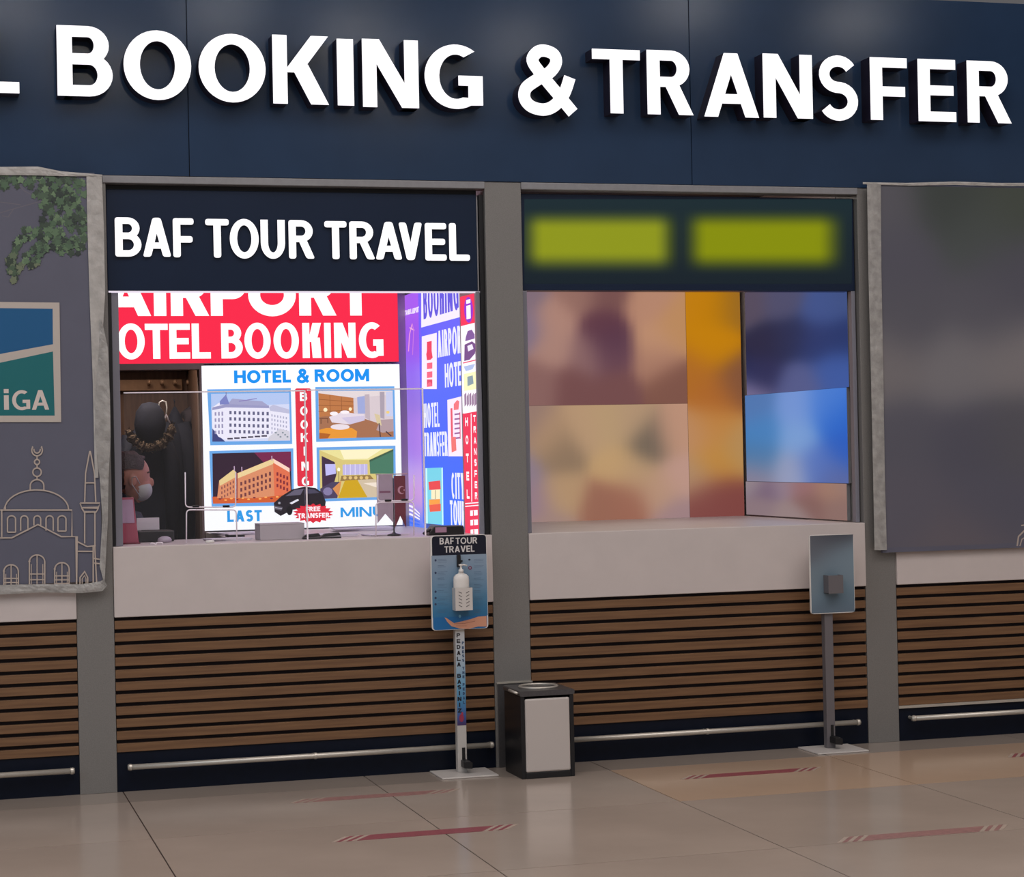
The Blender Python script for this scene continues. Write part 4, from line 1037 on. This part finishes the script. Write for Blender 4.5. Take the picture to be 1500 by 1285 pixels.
L([(445, 640), (455, 830)]); L([(440, 700), (470, 705)]); L([(442, 722), (474, 726)])
A.build('printed_art', M['flat'], bn)
# tape strips
def strip(name, pts, yy, mt, thick=.0012, parent=None, seed=1):
    """pts: pixel outline rows (left,right) down the strip"""
    rn = random.Random(seed); g = Geo(); n = len(pts)
    for (a, b) in pts:
        A_, B_ = atY(a[0], a[1], yy), atY(b[0], b[1], yy)
        for k in range(5):
            f_ = k/4; p = A_.lerp(B_, f_); w_ = rn.uniform(-.003, .0) if 0 < k < 4 else 0
            g.v.append(Vector((p.x, yy+w_, p.z)))
    for i in range(n-1):
        for k in range(4): g.f.append((i*5+k, i*5+k+1, i*5+k+6, i*5+k+5))
    o = g.build(name, mt, parent); s_ = o.modifiers.new('s', 'SOLIDIFY'); s_.thickness = thick; return o
def dens(pts, n=10):
    out = []
    for i in range(len(pts)-1):
        for k in range(n):
            t_ = k/n; out.append(tuple(tuple(pts[i][j][c]*(1-t_)+pts[i+1][j][c]*t_ for c in (0, 1)) for j in (0, 1)))
    return out+[pts[-1]]
YT = -.047
strip('tape_strip', dens([((-60, 243), (-60, 257)), ((0, 244.5), (0, 256.5)), ((55, 244), (55, 257)), ((90, 251), (90, 258)), ((150, 256), (150, 258.5))]), YT-.004, M['tape'], parent=bn)
strip('tape_strip', dens([((126.5, 256), (149, 256)), ((128, 330), (152, 330)), ((131, 430), (154, 430)), ((136, 560), (146, 560)), ((139, 700), (144, 700))]), YT-.001, M['tape'], parent=bn, seed=2)
strip('tape_strip', dens([((146, 468), (149, 468)), ((145, 510), (158, 510)), ((140, 580), (161, 580)), ((139, 640), (162, 640)), ((146, 700), (159, 700)), ((150, 760), (158, 760)), ((146, 830), (153, 856))]), YT-.004, M['tape2'], parent=bn, seed=3)
strip('tape_strip', dens([((-60, 858), (-60, 874)), ((0, 857), (0, 871)), ((60, 856), (60, 868)), ((120, 856), (120, 869)), ((146, 852), (150, 866)), ((152, 849), (157, 858))]), YT-.003, M['tape2'], parent=bn, seed=4)

# ================================================================== RIGHT BANNER
b2 = thing('banner', (5.4, YN, ZM), 'grey taped banner at far right hanging beside the right pillar', 'banner')
zt2 = atY(1380, 272, YN).z; zb2 = atY(1400, 806, YN).z; xl2 = atY(1286, 500, YN).x
Geo().box(xl2, 6.15, YN, YN+.02, zb2, zt2).build('fabric', M['banner'], b2)
A = Art('Y', YN-.0003)
Gy = (92, 92, 106); 
A.field(1287, 276, 1520, 803, [(1300, 300, (94, 94, 104)), (1400, 290, (62, 70, 68)), (1480, 300, (72, 80, 72)), (1440, 340, (78, 86, 86)), (1320, 380, (88, 88, 102)), (1480, 400, (86, 86, 100)),
    (1300, 540, (126, 122, 126)), (1400, 545, (128, 126, 132)), (1480, 530, (134, 130, 134)), (1330, 470, (92, 92, 104)), (1450, 460, (94, 94, 106)), (1320, 640, (92, 92, 106)), (1420, 650, (86, 86, 102)), (1480, 640, (92, 92, 102)),
    (1330, 740, (96, 94, 108)), (1440, 740, (90, 90, 106)), (1400, 800, (104, 98, 108))], 30, 50, 32)
for cx in (1512,):
    A.line([(1490, 800), (1492, 786), (1500, 778), (1508, 776)], 2.2, LC); A.line([(1494, 800), (1497, 790), (1506, 785)], 1.6, LC); A.line([(1496, 770), (1510, 768)], 2, LC)
A.build('printed_art', M['flat'], b2)
strip('tape_strip', dens([((1264, 267), (1264, 270)), ((1330, 268), (1330, 272)), ((1400, 266), (1400, 271)), ((1460, 268), (1460, 273)), ((1520, 268), (1520, 273))]), YT-.003, M['tape'], parent=b2, seed=6)
strip('tape_strip', dens([((1270, 270), (1290, 270)), ((1272, 400), (1291, 400)), ((1276, 560), (1294, 560)), ((1279, 700), (1296, 700)), ((1281, 806), (1299, 806))]), YT-.002, M['tape2'], parent=b2, seed=7)

# ================================================================== BOOTH TWO (right)
s2 = thing('illuminated_sign', (3.72, YS, 2.3), 'dark box sign with two glowing yellow green words over the right booth', 'sign')
box('sign_panel', M['sign_navy'], s2, 2.842, 4.622, YS, .13, 2.316, 2.790, .003)
A = Art('Y', YS-.0003)
D0 = (24, 36, 48); Yl = (146, 154, 30); G2 = (138, 146, 12)
def blob_w(x, y):
    def sm(a, b, t): t = max(0, min(1, (t-a)/(b-a))); return t*t*(3-2*t)
    v = sm(304, 336, y)*(1-sm(368, 404, y))
    h = sm(758, 796, x)*(1-sm(958, 1000, x)) + sm(996, 1036, x)*(1-sm(1196, 1244, x))
    return v*h
nx, ny = 70, 26; x0_, x1_, y0_, y1_ = 768, 1248, 292, 416
for i in range(nx):
    for j in range(ny):
        cs = []; ps = []
        for a, b in ((i, j), (i+1, j), (i+1, j+1), (i, j+1)):
            x = x0_+(x1_-x0_)*a/nx; y = y0_+(y1_-y0_)*b/ny; k = blob_w(x, y); ps.append(A.P(x, y)); base = (26+4*(1-b/ny), 36+10*(1-b/ny), 44+8*(1-b/ny))
            T_ = Yl if x < 980 else G2; cs.append(tuple(base[c_]*(1-k)+T_[c_]*k for c_ in range(3)))
        A.w(ps, cs, False)
A.build('lit_lettering', M['lit_dim'], s2)
# window frame
wn = thing('window_2', (3.7, .05, ZT), kind='structure')
box('frame', M['jamb'], wn, 2.842, 2.866, .03, .07, ZT+.001, 2.315, .002)
box('frame', M['jamb'], wn, 4.600, 4.622, .03, .07, ZT+.001, 2.315, .002)
sw = thing('wall_side', (4.64, .9, 0), kind='structure')
box('side_panel', M['white'], sw, 4.625, 4.66, .25, 1.9, 0, 2.95)
rw = thing('wall_rear', (3.7, 1.6, 0), kind='structure')
box('rear_panel', M['white'], rw, 2.84, 4.62, YR+.06, YR+.10, 0, 2.95)
TAN = (190, 150, 122)
def poster2(name, label, x0, x1, y0, y1, ctrl, sig=34, cat='poster', nx=26, ny=30):
    xa, xb = atY(x0, 593, YR).x, atY(x1, 593, YR).x; za_, zb2_ = atY(900, y1, YR).z, atY(900, y0, YR).z
    t = thing(name, ((xa+xb)/2, YR, za_), label, cat)
    box('housing', M['channel'], t, xa, xb, YR+.0005, YR+.055, za_, zb2_)
    A = Art('Y', YR); A.field(x0, y0, x1, y1, ctrl, nx, ny, sig, (za_, zb2_), (xa, xb)); A.build('printed_face', M['lit_dim'], t); return t
poster2('lightbox_poster', 'wide pinkish tan backlit poster with a dark round figure on the right booth rear wall', 745, 1007, 405, 592.8,
    [(770, 430, (130, 110, 122)), (770, 480, (128, 112, 134)), (812, 470, (176, 134, 120)), (812, 510, (172, 132, 120)), (850, 430, (150, 110, 100)), (890, 430, (120, 82, 80)), (885, 480, (98, 60, 72)), (893, 505, (84, 54, 74)), (895, 520, (110, 74, 84)), (860, 520, (140, 104, 104)),
     (950, 450, (184, 136, 112)), (960, 500, (192, 144, 114)), (990, 480, (190, 140, 96)), (840, 565, (118, 78, 78)), (900, 570, (118, 78, 78)), (980, 565, (128, 86, 74)), (790, 560, (138, 100, 96)), (960, 530, (170, 124, 104))], 17)
poster2('lightbox_poster', 'pale sand backlit poster below the pinkish one in the right booth', 745, 1007, 593, 782,
    [(770, 620, (150, 122, 112)), (800, 640, (176, 142, 112)), (818, 662, (140, 116, 94)), (860, 630, (184, 150, 118)), (890, 625, (184, 154, 116)), (920, 620, (180, 148, 118)), (948, 650, (108, 96, 84)), (900, 680, (192, 156, 112)), (930, 695, (184, 150, 116)),
     (985, 640, (190, 146, 122)), (760, 690, (140, 124, 140)), (775, 730, (150, 124, 136)), (820, 720, (180, 146, 112)), (880, 740, (152, 104, 86)), (915, 735, (156, 104, 86)), (960, 720, (184, 146, 122)), (995, 700, (190, 150, 136)), (990, 760, (160, 130, 132)), (800, 772, (160, 132, 124))], 18)
poster2('lightbox_sign', 'tall narrow orange backlit strip sign in the right booth', 1007.4, 1087, 405, 782,
    [(1020, 430, (196, 128, 20)), (1050, 440, (196, 128, 8)), (1080, 440, (150, 104, 40)), (1045, 510, (198, 130, 14)), (1020, 550, (176, 108, 40)), (1045, 580, (176, 104, 44)), (1045, 630, (192, 132, 66)), (1045, 680, (194, 136, 58)), (1080, 660, (180, 140, 90)),
     (1030, 740, (130, 74, 70)), (1055, 735, (128, 70, 66)), (1080, 560, (130, 84, 60)), (1015, 640, (188, 138, 100)), (1015, 700, (176, 140, 110))], 20, 'sign', 12, 44)
X2 = 4.605
Z3, Z4 = atX(1170, 573, X2).z, atX(1170, 707, X2).z
def poster3(name, label, x0, x1, y0, y1, ctrl, sig, cat='poster', zr=None):
    ya_, yb_ = atX(x0, 600, X2).y, atX(x1, 600, X2).y; za_ = atX(x1, y1, X2).z; zc_ = atX(x1, y0, X2).z
    t = thing(name, (X2, (ya_+yb_)/2, za_), label, cat)
    A = Art('X', X2); A.field(x0, y0, x1, y1, ctrl, 26, 30, sig, zr); A.build('printed_face', M['lit_dim'], t)
    zs = [v[2] for v in A.v]; ys_ = [v[1] for v in A.v]
    box('housing', M['channel'], t, X2+.0005, X2+.019, min(ys_), max(ys_), min(zs), max(zs)); return t
poster3('lightbox_poster', 'dark blue backlit poster on the side wall of the right booth', 1094, 1240, 405, 572,
    [(1100, 430, (84, 76, 96)), (1150, 430, (76, 78, 110)), (1210, 450, (62, 84, 142)), (1240, 440, (60, 80, 130)), (1125, 490, (30, 38, 70)), (1160, 490, (34, 46, 84)), (1200, 500, (38, 56, 108)), (1240, 500, (34, 54, 106)), (1120, 540, (40, 46, 86)), (1170, 560, (84, 92, 140)), (1225, 545, (60, 90, 160)), (1100, 580, (120, 112, 150))], 18, zr=(Z3, 2.42))
poster3('lightbox_poster', 'bright sky blue backlit poster below the dark blue one', 1094, 1240, 574, 706,
    [(1110, 590, (80, 120, 178)), (1120, 630, (66, 128, 190)), (1170, 600, (116, 150, 214)), (1172, 640, (122, 160, 214)), (1230, 620, (36, 100, 200)), (1215, 600, (74, 126, 212)), (1240, 660, (40, 92, 190)), (1115, 670, (70, 120, 170)), (1160, 690, (150, 158, 190)), (1200, 680, (84, 116, 190)), (1225, 700, (90, 104, 160)), (1110, 700, (140, 130, 150))], 18, zr=(Z4+.001, Z3-.001))
poster3('lightbox_poster', 'muted mauve and salmon backlit poster lowest on the side wall of the right booth', 1094, 1240, 708, 778,
    [(1105, 715, (150, 136, 142)), (1125, 725, (112, 92, 116)), (1150, 720, (146, 128, 142)), (1180, 720, (150, 108, 110)), (1215, 725, (160, 122, 106)), (1240, 710, (150, 120, 112)), (1190, 745, (130, 96, 92)), (1230, 750, (140, 110, 104)), (1120, 755, (140, 120, 126)), (1160, 765, (150, 130, 130))], 14, zr=(1.135, Z4-.001))

# ================================================================== SANITISER STANDS
def sanitiser(x, label, pole_mat, dim=False, art=True):
    """x = pole centre"""
    t = thing('sanitiser_stand', (x, -.08, 0), label, 'stand')
    box('base_plate', M['powder'], t, x-.135, x+.140, -.26, -.015, .0005, .008, .002)
    box('pole', pole_mat, t, x-.0225, x+.0225, -.125, -.085, .008, .80, .002)
    box('pedal_slot', M['black'], t, x-.002, x+.014, -.1262, -.1245, .055, .125)
    Geo().prism([(x-.008, .035), (x+.032, .03), (x+.034, .06), (x+.018, .07), (x-.008, .068)], -.19, -.10).build('pedal', M['black'], t, .003)
    return t
pole = mat('pole_white', (190, 186, 182), .4)
PXC = atY(675.2, 1000, -.125).x
t = sanitiser(PXC, 'hand sanitiser stand with a BAF TOUR TRAVEL board before the left booth', pole)
YO = -.140
a = atY(633, 924, YO); b = atY(712.5, 782.5, YO)
bd = Geo().prism(round_poly([(a.x, a.z), (b.x, a.z), (b.x, b.z), (a.x, b.z)], .018), YO, YO+.012).build('board', M['wht'], t)
A = Art('Y', YO-.0003)
def rp(x0, y0, x1, y1, r, col):
    p = A.P(x0, y1); q_ = A.P(x1, y0); A.w(round_poly([(p[0], p[1]), (q_[0], p[1]), (q_[0], q_[1]), (p[0], q_[1])], r), col)
rp(633.6, 783.5, 711.8, 840, .016, (16, 20, 40)); rp(634.6, 880, 713, 923.5, .016, (28, 104, 164))
A.n += 1
A.field(633.8, 811.5, 712.6, 905, [(640, 815, (138, 156, 176)), (705, 815, (140, 158, 178)), (640, 850, (120, 146, 172)), (700, 850, (114, 142, 168)), (640, 875, (88, 134, 166)), (700, 880, (74, 124, 158)), (640, 905, (40, 110, 158)), (700, 905, (34, 104, 152)), (672, 860, (110, 142, 168))], 8, 14, 16)
A.text('BAF', (644, 797.8), (664.5, 787.5), (214, 210, 210), .2, .1); A.text('TOUR', (667.5, 797.2), (699, 786.9), (214, 210, 210), .2, .1); A.text('TRAVEL', (651, 809.8), (695, 799), (214, 210, 210), .2, .1)
rn = random.Random(5)
for k in range(9):
    y = 819+k*9.2
    for x0 in (641, 694):
        for j in range(2 if k % 2 else 3):
            A.rect(x0, y+j*2.2, x0+rn.uniform(9, 15), y+j*2.2+.8, (84, 106, 134))
    if k in (0, 2, 5, 6, 7): A.oval(638, y+2, 1.6, 1.8, (56, 66, 96), 8)
A.oval(688.5, 832, 2.8, 2.8, (120, 70, 96), 12); A.oval(688.5, 832, 1.3, 1.3, (150, 160, 180), 8); A.oval(687.5, 820, 1.8, 1.2, (40, 44, 60), 8); A.oval(673.5, 903, 1.8, 2.4, (110, 170, 200), 10)
A.poly([(651, 904.5), (654, 905.5), (665, 913), (676, 910.5), (690, 907), (700, 903.5), (712.5, 902.5), (713, 918), (700, 918), (686, 921.5), (674, 921), (661, 917.5), (655, 911)], (206, 148, 122))
A.line([(665, 914), (680, 913.5), (696, 910)], .9, (166, 108, 88)); A.line([(668, 917), (684, 917)], .7, (176, 116, 94))
A.build('board_print', M['flat_gloss'], bd)
# pole print
A = Art('Y', -.1253); p0 = A.P(667.5, 1064); p1 = A.P(681, 926)
def polec(v): return [(176, 184, 190), (176, 184, 190)]
x0_, x1_ = PXC-.022+.009, PXC+.022
zz = [atY(674, y, -.125).z for y in (926, 960, 1000, 1030, 1050, 1063)]; cc = [(190, 190, 192), (176, 186, 196), (112, 164, 196), (70, 132, 176), (60, 84, 150), (64, 40, 90)]
for i in range(5): A.w([(x0_-.009, zz[i+1]), (x1_, zz[i+1]), (x1_, zz[i]), (x0_-.009, zz[i])], [cc[i+1], cc[i+1], cc[i], cc[i]], i == 0)
A.n += 1
def vtext(txt, ys_, x0, x1, hh, col, t_=.24):
    for ch, y in zip(txt, ys_):
        if ch != ' ': 
            xx = x0+(y-1000)*.018; dx = (x1-x0)*.34 if ch == 'I' else 0
            A.text(ch, (xx+dx, y+hh), (x1+(y-1000)*.018-dx, y-hh), col, t_)
vtext('PEDALABASINIZ', [931, 939.3, 948, 956.8, 965.3, 973.6, 990.4, 998.8, 1007, 1015.6, 1024, 1032.6, 1041], 670.0, 675.4, 3.2, (18, 16, 26), .28)
vtext('PRESSTHEPEDAL', [942, 949, 955, 961, 967.5, 979, 985.5, 991.5, 1003, 1009.5, 1016, 1022.5, 1029], 677.6, 680.6, 2.2, (52, 76, 110), .3)
A.oval(676, 1052, 3.4, 6, (150, 50, 80), 12); A.oval(677, 1045.5, 1.6, 2.4, (170, 60, 84), 8)
A.build('pole_print', M['flat_gloss'], t)
# bottle holder and bottle
ya_ = YO-.062
h0 = atY(667.5, 895, ya_); h1 = atY(692, 861, ya_)
hx0, hx1, hz0, hz1 = h0.x, h1.x, h0.z, h1.z
hd_ = Geo().box(hx0, hx1, ya_, ya_+.002, hz0, hz1).box(hx0, hx0+.002, ya_+.002, YO-.001, hz0, hz1).box(hx1-.002, hx1, ya_+.002, YO-.001, hz0, hz1).box(hx0+.002, hx1-.002, ya_+.002, YO-.001, hz0, hz0+.002).build('holder', M['powder'], t)
hm = (hx0+hx1)/2
for s_ in (-1, 1):
    for k in range(5):
        z = hz0+.016+k*.016; xa = hm+s_*.010; xb = hm+s_*.026
        Geo().prism([(xa, z), (xb, z+.008), (xb, z+.011), (xa, z+.003)], ya_-.0008, ya_+.0002).build('slot', M['dark_steel'], hd_)
bx0 = hm-.004; zz0 = hz0+.004
bt = thing('sanitiser_bottle', (bx0, (ya_+YO)/2, zz0), 'white pump bottle of sanitiser in the holder on the BAF TOUR TRAVEL board', 'bottle')
zt_b = atY(680, 840, (ya_+YO)/2).z-zz0
Geo().lathe([(.030, 0), (.035, .006), (.035, zt_b-.03), (.033, zt_b-.014), (.024, zt_b-.004), (.012, zt_b), (.012, zt_b+.004)], (bx0, (ya_+YO)/2, zz0), 20, 1.1, .72).build('bottle_body', M['wht'], bt, smooth=True)
Geo().lathe([(.012, 0), (.012, .014), (.006, .016), (.004, .03), (.008, .032), (.008, .040), (.001, .041)], (bx0, (ya_+YO)/2, zz0+zt_b+.004), 14).build('pump', M['wht'], bt, smooth=True)
Geo().tube([(bx0-.010, (ya_+YO)/2, zz0+zt_b+.040), (bx0+.012, (ya_+YO)/2, zz0+zt_b+.041), (bx0+.030, (ya_+YO)/2, zz0+zt_b+.036)], .004, 8).build('nozzle', M['wht'], bt, smooth=True)
q0 = atY(669.8, 831, YO-.01); q1 = atY(674.6, 813, YO-.01)
Geo().box(q0.x, q1.x, YO-.012, YO-.0008, q0.z, q1.z).box(q1.x, q1.x+.010, YO-.010, YO-.0008, (q0.z+q1.z)/2-.004, (q0.z+q1.z)/2+.003).build('press_rod', M['black'], t)

# second stand, right booth
greyp = mat('stand_grey', (104, 100, 104), .45)
x2 = atY(1216, 1000, -.125).x
t2 = sanitiser(x2, 'hand sanitiser stand with a pale blue board before the right booth', greyp)
a = atY(1188, 900, YO); b = atY(1250, 782, YO)
bd = Geo().prism(round_poly([(a.x, a.z), (b.x, a.z), (b.x, b.z), (a.x, b.z)], .018), YO, YO+.012).build('board', M['wht'], t2)
A = Art('Y', YO-.0003)
A.field(1189, 783, 1249.5, 899, [(1215, 786, (74, 76, 86)), (1200, 800, (100, 104, 114)), (1220, 815, (118, 136, 150)), (1240, 830, (120, 138, 152)), (1200, 850, (116, 132, 144)), (1220, 870, (106, 132, 150)), (1220, 895, (96, 112, 128))], 10, 16, 14)
A.build('board_print', M['flat_gloss'], bd)
g0 = atY(1214, 870, YO-.06)
hd_ = Geo().box(g0.x, g0.x+.08, YO-.06, YO-.058, g0.z, g0.z+.09).box(g0.x, g0.x+.002, YO-.058, YO-.001, g0.z, g0.z+.09).box(g0.x+.078, g0.x+.08, YO-.058, YO-.001, g0.z, g0.z+.09).box(g0.x, g0.x+.08, YO-.058, YO-.001, g0.z, g0.z+.002).build('holder', greyp, t2)

# ================================================================== BIN beside the second pillar
wb_ = thing('waste_bin', (2.84, -.28, 0), 'grey fronted litter bin with black frame at the foot of the middle pillar', 'bin')
bx0, bx1 = 2.665, 2.925; by0, by1 = -.40, -.12; zt = .385
Geo().box(bx0, bx0+.02, by0, by1, .0, zt).box(bx1-.02, bx1, by0, by1, 0, zt).box(bx0+.02, bx1-.02, by1-.02, by1, 0, zt).box(bx0+.02, bx1-.02, by0, by1-.02, .0, .03).build('frame', M['black'], wb_, .003)
box('front_panel', mat('bin_front', (196, 188, 184), .4, metal=.1), wb_, bx0+.021, bx1-.021, by0-.003, by0+.012, .03, zt-.012, .012)
Geo().prism(round_poly([(bx0-.004, zt), (bx1+.004, zt), (bx1+.004, zt+.025), (bx0-.004, zt+.025)], .01), by0-.004, by1+.004).build('lid', M['dark_steel'], wb_)
Geo().tube([((bx0+bx1)/2+.09*math.cos(a*PI/12), (by0+by1)/2+.09*math.sin(a*PI/12), zt+.029) for a in range(24)], .006, 8, True).build('bag_ring', M['steel'], wb_, smooth=True)
Geo().tube([(bx0-.004, by0+.03, zt+.012), (bx0-.02, by0+.05, zt+.02), (bx0-.02, by0+.12, zt+.02), (bx0-.004, by0+.14, zt+.012)], .006, 8).build('handle', M['steel'], wb_, smooth=True)

# ================================================================== FLOOR MARKERS
def marker(x0, x1, y, label, wd=.10, red='red'):
    t = thing('floor_marker', ((x0+x1)/2, y, 0), label, 'marker')
    def para(n, a, b, mt): 
        g = Geo(); s_ = .075
        P = [(a, y-wd/2), (b, y-wd/2), (b+s_, y+wd/2), (a+s_, y+wd/2)]
        g.add([(x, yy, .0004) for x, yy in P]+[(x, yy, .0012) for x, yy in P], [(0, 3, 2, 1), (4, 5, 6, 7), (0, 1, 5, 4), (1, 2, 6, 5), (2, 3, 7, 6), (3, 0, 4, 7)]).build(n, mt, t)
    L_ = (x1-x0); a = x0+.105; b = x1-.135
    para('red_band', a, b, M[red])
    for k in range(3):
        para('cream_stripe', a-.022-.042*k, a-.001-.042*k, M['cream'])
        if k < 2: para('red_stripe', a-.042-.042*k, a-.023-.042*k, M[red])
        para('cream_stripe', b+.001+.042*k, b+.022+.042*k, M['cream'])
        if k < 2: para('red_stripe', b+.023+.042*k, b+.042+.042*k, M[red])
marker(1.53, 2.285, -.578, 'faded red striped floor tape nearest the left counter', .085, 'red_faded')
marker(1.53, 2.285, -1.538, 'red striped floor tape crossing the tile joint, lowest left of centre')
marker(3.337, 4.039, -.655, 'thin dark red striped floor tape in front of the right booth', .085)
marker(3.356, 4.097, -2.30, 'faded pinkish striped floor tape nearest the bottom right corner', .095, 'red_faded')
marker(5.02, 5.75, -.66, 'red striped floor tape cut off by the right edge of the picture')
